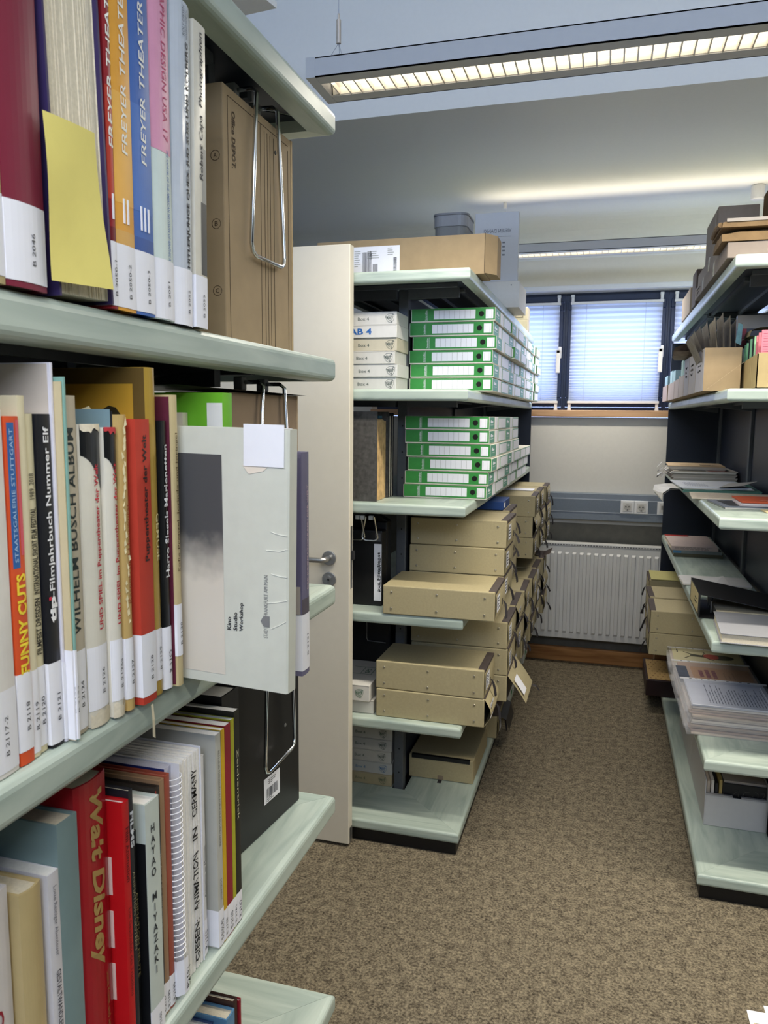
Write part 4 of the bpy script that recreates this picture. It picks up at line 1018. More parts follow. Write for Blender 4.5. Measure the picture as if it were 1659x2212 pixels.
for r, nm in enumerate(('bottom', 'middle', 'top')):
    buff_box(SB + 'in the last stack on the third shelf by the window, %s one' % nm, -.310 + [.0, .002, -.004][r], 4.585, z3 + r * .1060, [.0, -.02, .01][r], seed=40 + r, rivets=False, bow=.012)
sh = part('paper_sheet', MB().grid([[(-.20, -.10, 0), (-.2, .03, .001)], [(-.03, -.10, 0), (-.03, .03, .0)]]), LABEL, fix=False, loc=(-.33, 4.22, z3 + .3195)); tag(sh, 'white sheet of paper lying on the farther buff stack', 'paper')
# fourth shelf
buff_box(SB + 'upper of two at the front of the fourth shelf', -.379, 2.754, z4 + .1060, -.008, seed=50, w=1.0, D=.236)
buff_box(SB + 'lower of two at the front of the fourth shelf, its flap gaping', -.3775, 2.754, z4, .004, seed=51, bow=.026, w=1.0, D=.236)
for r, nm in enumerate(('bottom', 'middle', 'top')):
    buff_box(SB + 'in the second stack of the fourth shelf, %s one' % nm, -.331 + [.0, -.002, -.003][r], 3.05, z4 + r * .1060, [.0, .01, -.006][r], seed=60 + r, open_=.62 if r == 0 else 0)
cols4 = [(3.335, -.336, .03), (3.625, -.330, .02), (3.915, -.322, .02), (4.20, -.318, 0), (4.49, -.312, 0)]
for k, (yy, xx, dz) in enumerate(cols4):
    for r, nm in enumerate(('bottom', 'middle', 'top')):
        lastb = buff_box(SB + 'in the %s stack of the fourth shelf, %s one' % (ORD[k + 2], nm), xx + q.uniform(-.008, .006), yy, z4 + r * .1060, q.uniform(-.03, .03), seed=70 + k * 3 + r, rivets=False, bow=q.choice((.006, .014, .02)), writing=(k < 3))
ln_ = part('open_lid', MB().grid([[(-.04, -.07, .01), (.0, -.08, .0), (.045, -.085, .022)], [(-.04, .08, .012), (.0, .085, .002), (.05, .08, .03)]]), TAPE, lastb, fix=False, loc=(-.01, 0, .105))
# lowest shelf
sb = thing('archive_box', 'buff archive box turned with its dark-taped flap to the viewer, alone on the lowest shelf', 'box', (-.604, 3.000, z5), (0, 0, .0))
part('body', MB().box(-.136, .136, 0, .40, 0, .0985), BEIGE, sb, bevel=.003)
part('front_flap', MB().box(-.134, .134, -.0022, -.0002, .002, .096), BEIGE, sb)
part('hinge_tape', MB().box(-.124, .122, -.0034, .002, .084, .0996).box(-.124, .122, 0, .012, .0988, .0996), BLACK, sb)
tb_ = part('tie_tab', MB().box(-.012, .012, -.0034, -.0022, .003, .02), mat('8A7A66', .7, 60, .05, name='tab_board'), sb)
part('tie_ribbon', MB().box(-.009, .007, -.03, -.0034, .0003, .001), RIB, tb_)
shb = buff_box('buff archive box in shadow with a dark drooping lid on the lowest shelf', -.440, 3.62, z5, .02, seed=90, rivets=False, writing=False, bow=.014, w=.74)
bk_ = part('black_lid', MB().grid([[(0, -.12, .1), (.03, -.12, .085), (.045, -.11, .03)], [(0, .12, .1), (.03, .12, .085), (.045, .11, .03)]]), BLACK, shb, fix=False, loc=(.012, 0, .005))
for k in range(4):
    for r in range(3 if k > 1 else 2):
        c_ = thing('storage_carton', 'white carton, green print, low on the far floor shelf, %s stack, %s layer' % (ORD[k], ORD[r]), 'box', (-.435 + q.uniform(-.006, .006), 3.90 + k * .25, z5 + r * .0855), (0, 0, 0), 'white cartons on the far floor shelf')
        part('body', MB().box(-.25, 0, 0, .24, 0, .0845), mat('D2D2CC', .7, 50, .03, name='white_carton'), c_, bevel=.0015, seg=1)
        part('printed_line', MB().box(.0002, .0007, .02, .22, .012, .016).box(.0002, .0007, .08, .14, .03, .055), mat('3E8A54', .6, 60, .03, name='carton_green_print'), c_)

# things on the left half of the middle unit, seen past the door edge
pf = thing('portfolio', 'marbled dark grey portfolio standing on the second shelf beside the door edge', 'portfolio', (-.785, 2.644, LV[2] + .001))
MARB = mat('4A4845', .8, 60, .35, .1, name='marbled_paper')
part('front_board', MB().box(-.24, 0, 0, .003, 0, .322), MARB, pf)
part('rear_board', MB().box(-.24, 0, .150, .153, 0, .322), MARB, pf)
pm = MB(); y = .006; qq = random.Random(4)
while y < .145:
    w = qq.uniform(.004, .012); pm.box(-.235, -.002 - qq.uniform(.0, .014), y, min(.148, y + w), .001, .300 - qq.uniform(0, .03)); y += w + .001
part('papers', pm, mat('C7A876', .8, 40, .25, name='yellowed_papers'), pf)
part('tie', MB().box(-.004, .001, .02, .06, .298, .306), mat('1E4A5A', .7, 60, .1, name='petrol_cloth'), pf)
for k, nm in enumerate(('black document folder with white sheets next to the portfolio', 'black document folder squeezed next to the grey post')):
    f = thing('folder', nm, 'folder', (-.783, 2.800 + k * .034, LV[2] + .001))
    part('cover', MB().box(-.24, 0, 0, .0015, 0, .318).box(-.24, 0, .026, .0275, 0, .318).box(-.24, -.2385, .0015, .026, 0, .318), BLACK, f)
    part('sheets', MB().box(-.235, -.003, .004, .0245, .001, .306), mat('CFC9B8', .8, 60, .05, name='sheet_stack'), f)
for k, (yy, hh, nm) in enumerate(((2.70, .285, 'black lever file with a white lettered spine label beside the grey post'), (2.775, .31, 'black lever file leaning behind the labelled one'))):
    f = thing('lever_file', nm, 'file', (-.779 - .002 * k, yy, LV[3] + .001))
    part('case', MB().box(-.30, 0, 0, .062, 0, hh), BLACK, f, bevel=.006)
    if k == 0:
        lb = part('spine_label', MB().box(-.031, -.002, -.0008, -.0001, .02, .235), LABEL, f)
        text('aus Filmdienst', (-.013, -.0012, .13), Z_, -X_, .15, .012, INK, lb, 'label_lettering', .02)
        text('Kritiken 1961-68', (-.0065, -.0012, .12), Z_, -X_, .13, .006, INK, lb, 'label_lettering', .02)
        part('label_clip', MB().box(-.026, -.006, -.002, 0, .245, .275), mat('55565A', .4, 60, .05, name='dark_plastic'), f)
    else:
        part('dark_flap', MB().prism([(-.3, hh), (0, hh), (-.05, hh + .028), (-.16, hh + .012)], .01, .05, 'xz'), BLACK, f)
for k, x in enumerate((-.865, -.815)):
    w = wire_support('thin grey wire bookend hanging over the black files, %s one' % ('left' if k == 0 else 'right'), 0, -.03, .03, 0, .12, .014)
    w.location = (x, 2.66, LV[3] + .255); w.rotation_euler = (0, 0, math.pi / 2); w.scale = (1, 1, .75)
f = thing('briefcase', 'black case with a pale wire handle on the fourth shelf beside the door', 'case', (-.80, 2.79 + .12, LV[4] + .001))
part('case', MB().box(-.25, 0, 0, .10, 0, .32), BLACK, f, bevel=.01)
part('wire_handle', MB().tube([(-.10, -.006, .33), (-.10, -.006, .21), (-.095, -.006, .2), (-.02, -.006, .197)], .0018, 6), BRUSHED, f)
part('clasp', MB().tube([(-.16, -.006, .26), (-.17, -.012, .262), (-.2, -.012, .262)], .003, 6).tube([(-.16, -.006, .2), (-.17, -.012, .202), (-.2, -.012, .202)], .003, 6), BRUSHED, f)

# things on top of the middle unit
zt = LV[0] + .001
ct = thing('carton', 'long brown shipping carton with a white address label on top of the middle unit', 'box', (-.430, 2.745, zt), (0, 0, .0))
part('body', MB().box(-.62, 0, 0, .15, 0, .136), KRAFT, ct, bevel=.002)
part('end_flap', MB().prism([(.0005, .001), (.036, .055), (.036, .148), (.0005, .149)], .003, .136, 'xy'), KRAFT, ct)
part('flap_gap', MB().box(-.0008, .0006, -.0006, .0, .004, .136), mat('2E241C', .9, 60, .05, name='gap_shadow_card'), ct)
lb = part('address_label', MB().box(-.55, -.305, -.0009, -.0001, .004, .112), LABEL, ct)
barcode((-.428, -.0014, .05), X_, Z_, .034, .085, INK, lb, 4); barcode((-.396, -.0014, .028), X_, Z_, .018, .045, INK, lb, 5); barcode((-.322, -.0014, .04), Z_, -X_, .06, .012, INK, lb, 6)
lines((-.462, -.0014, .07), X_, Z_, .026, .06, 8, GLINE, lb, seed=4); lines((-.403, -.0014, .083), X_, Z_, .045, .03, 4, GLINE, lb, seed=9); lines((-.335, -.0014, .092), X_, Z_, .03, .03, 4, GLINE, lb, seed=6)
text('11. ETIKETT', (-.412, -.0014, .082), Z_, -X_, .03, .007, INK, lb, 'label_lettering', .02)
tn = thing('storage_tin', 'grey plastic tub with a lid behind the long brown carton', 'tub', (-.655, 3.33, zt))
def rrect(w, d, r, n=5):
    p = []
    for cx, cy, a in ((w - r, -d + r, -90), (w - r, d - r, 0), (-w + r, d - r, 90), (-w + r, -d + r, 180)):
        for k in range(n + 1):
            t_ = math.radians(a + 90 * k / n); p.append((cx + r * math.cos(t_), cy + r * math.sin(t_)))
    return p
part('tub', MB().prism(rrect(.068, .09, .035), 0, .285), mat('8B8D8F', .45, 60, .02, name='grey_plastic'), tn)
ld = part('lid', MB().prism(rrect(.072, .094, .037), .285, .335), mat('9DA0A8', .35, 60, .02, name='grey_plastic_lid'), tn, bevel=.002)
part('lid_rim', MB().prism(rrect(.075, .098, .04), .330, .338), mat('888B92', .35, 60, .02, name='lid_rim_grey'), ld)
wb = thing('carton', 'tall white panel box printed with mirrored grey lettering on top of the white carton', 'box', (-.512, 3.62, zt + .120))
part('body', MB().box(-.102, .096, 0, .03, 0, .305), mat('CFD0D3', .6, 60, .01, name='white_printed_board'), wb, bevel=.002)
GP = mat('7E8086', .7, 60, .02, name='grey_print')
text('VIELEN DANK!', (.001, -.0008, .224), -X_, Z_, .125, .017, GP, wb, 'mirrored_lettering', .015)
lines((.025, -.0008, .198), -X_, Z_, .075, .004, 1, GP, wb, seed=3, ragged=0)
m = MB()
for k in range(4): m.box(.024, .036, -.001, -.0004, .168 - k * .018, .175 - k * .018)
m.box(.008, .018, -.001, -.0004, .172, .176); m.box(.008, .018, -.001, -.0004, .150, .153); m.box(.015, .018, -.001, -.0004, .15, .176)
part('printed_squares', m, GP, wb)
wc = thing('carton', 'plain white carton under the tall panel box at the shelf edge', 'box', (-.515, 3.60, zt))
part('body', MB().box(-.13, .112, 0, .30, 0, .117), mat('DEDBD4', .6, 60, .02, name='white_carton_board'), wc, bevel=.002)
part('carry_hole', MB().cyl((.075, -.0004, .1), .003, -.0004, 'y', 10), GP, wc)
for r in range(2):
    ic = thing('carton', 'small grey-brown carton with a square printed emblem, %s of two by the window' % ('lower' if r == 0 else 'upper'), 'box', (-.465, 4.62, zt + r * .0705))
    part('body', MB().box(-.16, 0, 0, .12, 0, .0695), mat('A9A18E', .7, 50, .04, name='greybrown_carton'), ic, bevel=.0015)
    if r:
        m = MB(); 
        m.box(-.075, -.025, -.0008, -.0002, .010, .016); m.box(-.075, -.025, -.0008, -.0002, .053, .060); m.box(-.075, -.067, -.0008, -.0002, .016, .053); m.box(-.032, -.025, -.0008, -.0002, .016, .053)
        em = part('emblem_frame', m, mat('6E665A', .7, 60, .02, name='brown_grey_print'), ic)
        text('intel', (-.0495, -.0009, .030), -X_, -Z_, .026, .012, mat('6E665A', .7, 60, .02, name='brown_grey_print'), em, 'emblem_lettering', .01)

# ------------------------------------------------------------------ right unit
r0, r1, r2_, r3, r4, r5 = [z + .001 for z in LV]
GCARD = mat('8C7F74', .75, 40, .05, .05, name='grey_brown_card')
KR2 = mat('7F6645', .8, 18, .12, .5, name='crumpled_kraft')
# on top
b = thing('carton', 'long flat grey-brown carton at the bottom of the pile on top of the right unit', 'box', (.338, 2.66, r0))
part('body', MB().box(0, .36, 0, .92, 0, .048), GCARD, b, bevel=.002)
for ya_ in (.30, .62): part('clear_tape', MB().box(-.0006, .30, ya_, ya_ + .042, .0005, .0486), mat('A89C90', .2, 40, .03, name='clear_parcel_tape'), b)
scribble((-.0012, .78, .024), -Y_, Z_, .14, .03, 2, b, 131)
b2_ = thing('carton', 'second flat grey-brown carton lying on the long flat one', 'box', (.345, 2.90, r0 + .050))
part('body', MB().box(0, .34, 0, .66, 0, .052), mat('93867A', .75, 40, .05, .05, name='grey_brown_card_pale'), b2_, bevel=.002)
part('clear_tape', MB().box(-.0006, .30, .28, .32, .0005, .0526), mat('A89C90', .2, 40, .03, name='clear_parcel_tape'), b2_)
def mailer(label, x, y, z, w, d, h, sd):
    m = thing('padded_mailer', label, 'envelope', (x, y, z)); q_ = random.Random(sd)
    n, k = 12, 6; top, bot = [], []
    for i in range(n + 1):
        f = i / n; rt_, rb_ = [], []
        for j in range(k + 1):
            g_ = j / k; e = min(1, 5 * min(f, 1 - f) + .35) * min(1, 5 * min(g_, 1 - g_) + .35)
            rt_.append((w * f + q_.uniform(-.002, .002), d * g_ + q_.uniform(-.002, .002), h * (.45 + .5 * e) + q_.uniform(-.002, .002)))
            rb_.append((w * f, d * g_, h * .02 * (1 - e)))
        top.append(rt_); bot.append(rb_)
    mb = MB().grid(top).grid(bot)
    edge = lambda A, B: mb.grid([A, B])
    edge(top[0], bot[0]); edge(top[-1], bot[-1]); edge([r_[0] for r_ in top], [r_[0] for r_ in bot]); edge([r_[-1] for r_ in top], [r_[-1] for r_ in bot])
    part('paper_shell', mb, KR2, m, smooth=False)
    return m
mailer('crumpled kraft mailer on the pile on top of the right unit, lower one', .320, 2.655, r0 + .0495, .30, .22, .04, 1)
m = mailer('kraft mailer with a white board edge, upper one on top of the right unit', .318, 2.650, r0 + .0900, .30, .24, .034, 2)
part('board_edge', MB().box(.012, .30, -.0035, -.001, .016, .026), mat('A59C92', .7, 60, .03, name='pale_board_edge'), m)
part('folded_end', MB().tube([(-.003, .02, .012), (-.006, .1, .016), (-.003, .2, .012)], .008, 8), KR2, m)
b = thing('carton', 'tall grey-brown carton standing at the back of the pile on top of the right unit', 'box', (.360, 3.135, r0 + .103))
part('body', MB().box(0, .138, 0, .34, 0, .170), GCARD, b, bevel=.002)
part('crease', MB().box(.002, .136, -.0004, .0002, .055, .0556), mat('A89C90', .6, 40, .03, name='crease_light'), b)
part('printed_bars', MB().box(-.0006, 0, .05, .054, .04, .16).box(-.0006, 0, .06, .066, .04, .16).box(-.0006, 0, .075, .078, .04, .16), mat('B0A598', .6, 40, .03, name='pale_print'), b)
b = thing('paper_bag', 'dark brown crumpled kraft bag beside the tall carton on top of the right unit', 'bag', (.503, 2.98, r0 + .1035))
q_ = random.Random(9); top = [(0, 0, .19), (.03, -.01, .205), (.06, .0, .198), (.10, -.008, .21), (.16, .0, .20)]
part('paper_wall', MB().grid([[(x, y - .01 + q_.uniform(-.006, .006), z * f + q_.uniform(-.004, .004)) for x, y, z in top] for f in (0, .25, .5, .75, 1)]).grid([[(0, -.01, 0), (0, -.01, .19)], [(-.004, .06, 0), (.006, .06, .2)], [(0, .12, 0), (0, .12, .185)]]), mat('6E5436', .85, 18, .15, .5, name='dark_kraft'), b, fix=False)
b = thing('carton', 'small dark brown carton far back on top of the right unit', 'box', (.350, 3.68, r0))
part('body', MB().box(0, .16, 0, .16, 0, .150), mat('5A4C44', .75, 40, .06, name='dark_brown_card'), b, bevel=.002)
b = thing('carton', 'pale carton with a tan edge farthest on top of the right unit', 'box', (.352, 3.95, r0))
part('body', MB().box(0, .22, 0, .40, 0, .115), mat('B7A793', .75, 40, .05, name='tan_pale_card'), b, bevel=.002)

# upper shelf: card magazine files with papers
PK = mat('A89584', .75, 30, .05, .05, name='pinkish_file_card')
def file_box(label, y0, y1, h, x=.312, w=.26, paper=None, group=None, front='B5ABA2', writing=False, seed=0):
    b = thing('magazine_file', label, 'file box', (x, y0, r1), (0, 0, 0), group); d = y1 - y0 - .004; t = .003
    m = MB(); m.box(0, w, 0, d, 0, t); m.box(0, w, 0, t, t, h); m.box(0, w, d - t, d, t, h); m.box(w - t, w, t, d - t, t, h); m.box(0, t, t, d - t, t, h)
    part('card_body', m, KRAFT, b)
    part('front_label', MB().box(-.0008, -.0001, .002, d - .002, .001, h - .001), mat(front, .7, 40, .03, name='front_' + front), b)
    if writing: scribble((-.0012, d * .5, h * .62), -Y_, Z_, d * .45, h * .35, 3, b, seed)
    if paper:
        for k, (ya, yb, hh, c) in enumerate(paper):
            part('card_insert', MB().box(.004, w - .01, max(.0035, ya * d), min(d - .0035, yb * d), .0035, hh), mat(c, .7, 60, .02, name='insert_' + c), b)
    return b
f0 = file_box('brown card file box with newspapers fanning out of it', 2.860, 3.115, .145, w=.116, seed=2, writing=True, front='B9B4B4')
dm = MB()
for k in range(13):
    x = .012 + k * .0105; z = .006 + k * .0085; dm.quad((x, -.0004, z), (x + .008, -.0004, z + .0065), (x + .0085, -.0004, z + .0060), (x + .0005, -.0004, z - .0005))
part('perforated_line', dm, mat('CDB592', .8, 40, .03, name='raw_card_line'), f0, fix=False)
file_box('card file box with a pale front, second from the viewer', 3.120, 3.36, .150, front='ADA49A', writing=True, seed=4)
file_box('card file box with a dark scrawl on its front, third from the viewer', 3.365, 3.565, .152, front='A39C98', writing=True, seed=5)
file_box('low card file box holding mint folders, fourth from the viewer', 3.570, 3.80, .092, paper=((.05, .45, .155, 'A8CDBE'), (.5, .9, .162, 'B4D4C8')), front='B4A492')
file_box('low card file box holding a mint card, fifth from the viewer', 3.805, 4.05, .088, paper=((.1, .3, .10, 'C9B9A0'),), front='B3A193')
file_box('low card file box with pale blue folders, sixth from the viewer', 4.055, 4.45, .086, paper=((.05, .5, .142, 'A5C8D2'), (.55, .9, .15, 'A9CCD4')), front='B09E92')
file_box('low pinkish card file box nearest the window', 4.455, 4.80, .086, x=.308, paper=((.2, .8, .138, 'A0C2CE'),), front='B8A093')
nw = thing('newspaper', 'bundle of old newspapers fanning out above the brown file box', 'newspapers', (.345, 2.90, r1 + .0045))
for k in range(9):
    a = math.radians(-24 + k * 3.6); q_ = random.Random(k + 50); pts = []
    for j in range(6):
        f = j / 5; hgt = .03 + .235 * f - (.012 * abs(k - 5)) * f
        cx = .004 + k * .0085 + math.sin(a) * hgt + .004 * math.sin(f * 3 + k)
        pts.append([(cx, .006 + q_.uniform(0, .004) + .0, math.cos(a) * hgt), (cx + .006 * math.sin(f * 2), .10, math.cos(a) * hgt * .99), (cx + .002, .19, math.cos(a) * hgt * .97)])
    part('folded_paper', MB().grid(pts), mat(['8F8676', 'A59C8A', '7E766A', '9A9284', 'B0A48C'][k % 5], .9, 60, .18, name='newsprint_%d' % (k % 5)), nw, fix=False)
pc = part('printed_figure', MB().grid([[(.066, .0, .16), (.084, .0, .15)], [(.072, .0, .225), (.086, .0, .22)]]), mat('5E8288', .8, 60, .2, name='teal_newsprint'), nw, fix=False)
cf = part('magazine', MB().grid([[(0, .0, .045), (.045, .02, .062), (.08, .0, .05)], [(.0, .12, .030), (.06, .12, .035), (.11, .11, .030)], [(.02, .26, .024), (.08, .26, .022), (.13, .25, .02)]]).grid([[(.0, .0, .030), (.05, .0, .03), (.1, 0, .03)], [(.0, .13, .016), (.06, .12, .018), (.12, .11, .016)], [(.02, .28, .012), (.08, .26, .010), (.14, .25, .010)]]), mat('9C8F84', .7, 40, .25, name='curled_magazine_paper'), fix=False, loc=(.258, 3.42, r1 + .150))
tag(cf, 'curled magazine lying slack across the tops of the file boxes', 'magazine')
cb = thing('card_box', 'open kraft box with green and pink index cards, upper right shelf', 'card box', (.440, 2.640, r1))
CBK = mat('A8946A', .75, 30, .05, .05, name='golden_card')
D_, W_, t = .36, .186, .003
m = MB()
m.prism([(0, 0), (D_, 0), (D_, .090), (.10, .104), (0, .106)], 0, t, 'yz'); m.prism([(0, 0), (D_, 0), (D_, .090), (.10, .104), (0, .106)], W_ - t, W_, 'yz')
m.box(0, W_, 0, t, 0, .1095); m.box(0, W_, D_ - t, D_, 0, .09); m.box(0, W_, 0, D_, 0, t)
part('card_body', m, CBK, cb)
part('fold_line', MB().quad((-.0004, .06, .006), (-.0004, .063, .006), (-.0004, .135, .1), (-.0004, .132, .1)), mat('C9B68C', .7, 40, .03, name='fold_line_light'), cb, fix=False)
cards = [(.335, .150, 'A9BC9E'), (.315, .148, 'D8DCC8'), (.295, .158, '7FB98E'), (.262, .162, '88C598'), (.225, .168, '22242A'), (.205, .170, '8CC79C'), (.17, .172, '22242A'), (.145, .174, '9ACB9E'), (.115, .172, 'C9707C'), (.085, .178, 'CF7480'), (.04, .182, 'D27886')]
for k, (y, hh, c) in enumerate(cards):
    part('index_card', MB().box(.005 + .001 * k, W_ - .02, y, y + .006, .004, hh), mat(c, .7, 60, .02, name='card_' + c), cb)
rl = MB()
for k in range(8): rl.box(.02, W_ - .02, .0394, .0399, .115 + k * .008, .1155 + k * .008)
part('ruled_lines', rl, mat('8E4A58', .7, 60, .02, name='card_rule'), cb)
bk = thing('book', 'tall upright book with a red patterned spine behind the index cards', 'book', (.433, 3.04, r1), (0, 0, 0))
part('cover', MB().box(0, .19, 0, .03, 0, .272), mat('3E3E42', .5, 40, .06, name='charcoal_cover'), bk, bevel=.002)
part('cover_band', MB().box(0, .20, -.0005, -.0001, .225, .271), mat('8E887E', .6, 40, .04, name='grey_cover_band'), bk)
part('spine_band', MB().box(0, .032, -.0008, -.0001, .0, .224), mat('8A2F34', .55, 90, .25, name='red_spine_pattern'), bk)
rg = MB().tube([(.028 + .022 * math.cos(a), -.001, .165 + .022 * math.sin(a)) for a in [i * math.pi / 12 for i in range(13)]], .002, 5)
part('printed_arc', rg, mat('CDB9A6', .6, 40, .03, name='pale_print_arc'), bk)
fd = part('folder', MB().grid([[(0, 0, .0), (.006, .0, .02), (.03, .0, .028), (.17, 0, .034)], [(0, .12, .0), (.006, .12, .022), (.03, .12, .03), (.17, .12, .036)]]).grid([[(0, 0, 0), (.17, -.005, -.006)], [(0, .12, 0), (.17, .12, -.004)]]), mat('8C8064', .75, 40, .06, name='olive_folder'), fix=False, loc=(.448, 2.86, r1 + .181))
tag(fd, 'bent olive folder resting on the index cards', 'folder')

# second shelf: heap of papers
def paper_stack(name, label, x, y, z, w, d, h, rz, col, cat='paper', page=None, seed=0, curl=0):
    b = thing(name, label, cat, (x, y, z), (0, 0, rz)); q_ = random.Random(seed)
    n = max(1, int(h / .004))
    for k in range(n):
        c = col if k == n - 1 else (page or ['D6D2CA', 'C3BDB2', 'E0DEDA', 'B9B0A6'][q_.randrange(4)])
        dx, dy = q_.uniform(-.008, .008), q_.uniform(-.008, .008); z0_ = h * k / n
        part('sheet', MB().box(dx, w + dx, dy, d + dy, z0_, z0_ + h / n - .0004), mat(c, .6, 30, .04, name='sheet_' + c), b)
    return b
s = paper_stack('magazine_pile', 'pile of magazines and papers at the far end of the second right shelf', .332, 4.14, r2_ + .0, .30, .40, .044, .02, 'B7AFA2', 'magazines', seed=3)
part('printed_field', MB().box(.03, .16, .004, .10, .0441, .0443), mat('4E4A3E', .6, 80, .4, name='mixed_print'), s)
part('printed_field', MB().box(.17, .26, .004, .10, .0441, .0443), mat('8A4A40', .6, 80, .3, name='reddish_print'), s)
s = paper_stack('brochure', 'cream brochure with black ornament lying on top of the magazine pile', .315, 4.20, r2_ + .0452, .27, .30, .022, -.03, 'C9AE86', 'brochure', seed=8)
lines((.20, .07, .0226), X_, Y_, .09, .11, 7, INK, s, 'printed_ornament', .6, 4, .5); lines((.10, .08, .0226), X_, Y_, .08, .10, 8, mat('A88E68', .6, 60, .02, name='tan_print'), s, 'printed_text', .3, 5)
q_ = random.Random(77); cr = MB()
for k in range(9):
    y0_ = 4.14 + k * .03; z0_ = .012 + .05 * q_.random(); a = .03 + .04 * q_.random()
    cr.grid([[(.338, y0_, z0_), (.338 - a * .6, y0_ + .01, z0_ + .014), (.338 - a, y0_ + .02, z0_ - .02 * q_.random())], [(.338, y0_ + .05, z0_), (.338 - a * .6, y0_ + .06, z0_ + .012), (.338 - a, y0_ + .06, z0_ - .02 * q_.random())]])
o = part('crumpled_wrapping', cr, mat('C4C2C4', .25, 30, .2, name='crinkled_film'), fix=False, loc=(-.006, -.02, r2_)); tag(o, 'crinkled clear wrapping sticking out of the far paper pile', 'wrapping')
o = thing('envelope', 'white envelope hanging over the edge of the second right shelf', 'envelope', (.312, 3.66, r2_ + .001), (0, 0, .05))
part('paper', MB().grid([[(.0, -.12, .004), (-.04, -.13, .006), (-.075, -.16, -.014), (-.08, -.20, -.040)], [(.0, .10, .008), (-.04, .07, .010), (-.088, .05, .004), (-.10, -.02, -.014)]]).grid([[(.0, -.12, .001), (-.04, -.13, .0), (-.073, -.16, -.022), (-.078, -.20, -.046)], [(.0, .10, .003), (-.04, .07, .004), (-.086, .05, -.004), (-.098, -.02, -.022)]]), mat('C8C4BC', .6, 40, .04, name='envelope_paper'), o, fix=False)
s = paper_stack('folder', 'dark green folder with white papers on the second right shelf', .318, 3.43, r2_, .30, .40, .010, -.03, '3E6A5E', 'folder', page='4A7468', seed=5)
s = paper_stack('paper_sheaf', 'sheaf of printed white pages on the dark green folder', .322, 3.475, r2_ + .0108, .28, .37, .008, .04, 'CFD2D8', 'papers', seed=6)
lines((.07, .17, .0084), Y_, -X_, .22, .09, 9, mat('8890A4', .6, 60, .02, name='blue_grey_print'), s, 'printed_text', .35, 7)
o = part('envelope', MB().grid([[(0, 0, .0), (.09, -.02, .012)], [(.06, .16, .006), (.17, .13, .020)]]).grid([[(0, 0, -.001), (.09, -.02, .011)], [(.06, .16, .005), (.17, .13, .019)]]), mat('B7B4AE', .6, 40, .02, name='grey_envelope'), fix=False, loc=(.462, 3.47, r2_ + .0205)); tag(o, 'plain pale envelope lying askew on the printed pages', 'envelope')
s = paper_stack('paper_sheaf', 'flat cream sheets in front of the dark green folder', .328, 3.16, r2_, .30, .255, .004, -.06, 'CBBFAC', 'papers', seed=9)
lines((.15, .12, .0042), X_, Y_, .26, .2, 5, mat('9A8E7C', .6, 60, .02, name='brownish_print'), s, 'printed_text', .12, 8)
s = paper_stack('magazine', 'thin magazine with a dark cover picture at the front of the second right shelf', .405, 2.84, r2_, .19, .24, .008, .12, '6E7480', 'magazine', seed=10)
part('printed_field', MB().box(.02, .11, .03, .2, .0082, .0084), mat('3A3C40', .5, 60, .3, name='dark_photo_print'), s)
s = paper_stack('magazine', 'white brochure under the orange booklet', .452, 2.855, r2_ + .0090, .165, .20, .008, -.02, 'D0CCD4', 'brochure', page='C0B8BC', seed=11)
s = paper_stack('booklet', 'orange booklet with white lettering on the second right shelf', .462, 2.88, r2_ + .0182, .16, .20, .006, .02, 'C0552E', 'booklet', page='B04C2A', seed=12)
text('PROGRAMM', (.095, .05, .0064), X_, Y_, .06, .012, LABEL, s, 'title'); text('HEFT', (.105, .028, .0064), X_, Y_, .04, .010, LABEL, s, 'title')
s = paper_stack('envelope', 'buff envelope at the very front of the second right shelf', .520, 2.745, r2_, .2, .085, .004, .03, 'C6B68E', 'envelope', page='C6B68E', seed=13)

# third shelf
for k, (nm, c, w, d, h, z, x) in enumerate((('olive-edged book at the bottom of the far pile on the third right shelf', '5E5A44', .235, .36, .016, 0, .362), ('silver-grey book with a blue corner in the far pile on the third right shelf', '7E8684', .235, .38, .016, .0168, .358), ('white paperback with a red top in the far pile on the third right shelf', 'CBB8AE', .225, .40, .020, .0336, .350))):
    b = thing('book', nm, 'book', (x, 4.18, r3 + z), (0, 0, .01 * k))
    part('cover', MB().box(0, w, 0, d, 0, .0022).box(0, w, 0, d, h - .0022, h).box(0, w, -.002, .001, 0, h), mat(c, .5, 40, .06, name='lying_cover_' + c), b)
    part('pages', MB().box(.002, w - .003, .0012, d - .004, .0024, h - .0024), PAGES, b)
    if k == 1: part('blue_corner', MB().box(0, .04, -.0025, -.0020, .002, h - .002), mat('4E86AE', .5, 40, .03, name='pale_blue_print'), b)
    if k == 2:
        part('red_top', MB().box(0, w * .55, .36, d, h + .0002, h + .0012), mat('A8322C', .5, 40, .05, name='red_cover_print'), b)
        lines((.11, -.0026, .010), X_, Z_, .19, .014, 3, mat('8C7A74', .6, 40, .02, name='mauve_print'), b, 'printed_text', .5, 14)
s = paper_stack('paper_sheaf', 'white papers with one lifted corner on the third right shelf', .352, 3.45, r3, .27, .18, .008, .04, 'D2D0CE', 'papers', seed=15)
part('lifted_sheet', MB().grid([[(.03, .02, .0086), (.12, .02, .010), (.18, .03, .010)], [(.05, .10, .0086), (.12, .11, .016), (.17, .12, .026)]]), mat('D6D4D2', .6, 40, .02, name='lifted_paper'), s, fix=False)
lines((.1, .055, .0105), X_, Y_, .1, .03, 3, mat('6E6E72', .6, 60, .02, name='grey_type'), s, 'printed_text', .3, 16)
s = paper_stack('brochure', 'pale brochure with a dark photo half hidden behind the black lever file', .47, 3.22, r3, .16, .20, .006, .2, 'B4B2A6', 'brochure', seed=17)
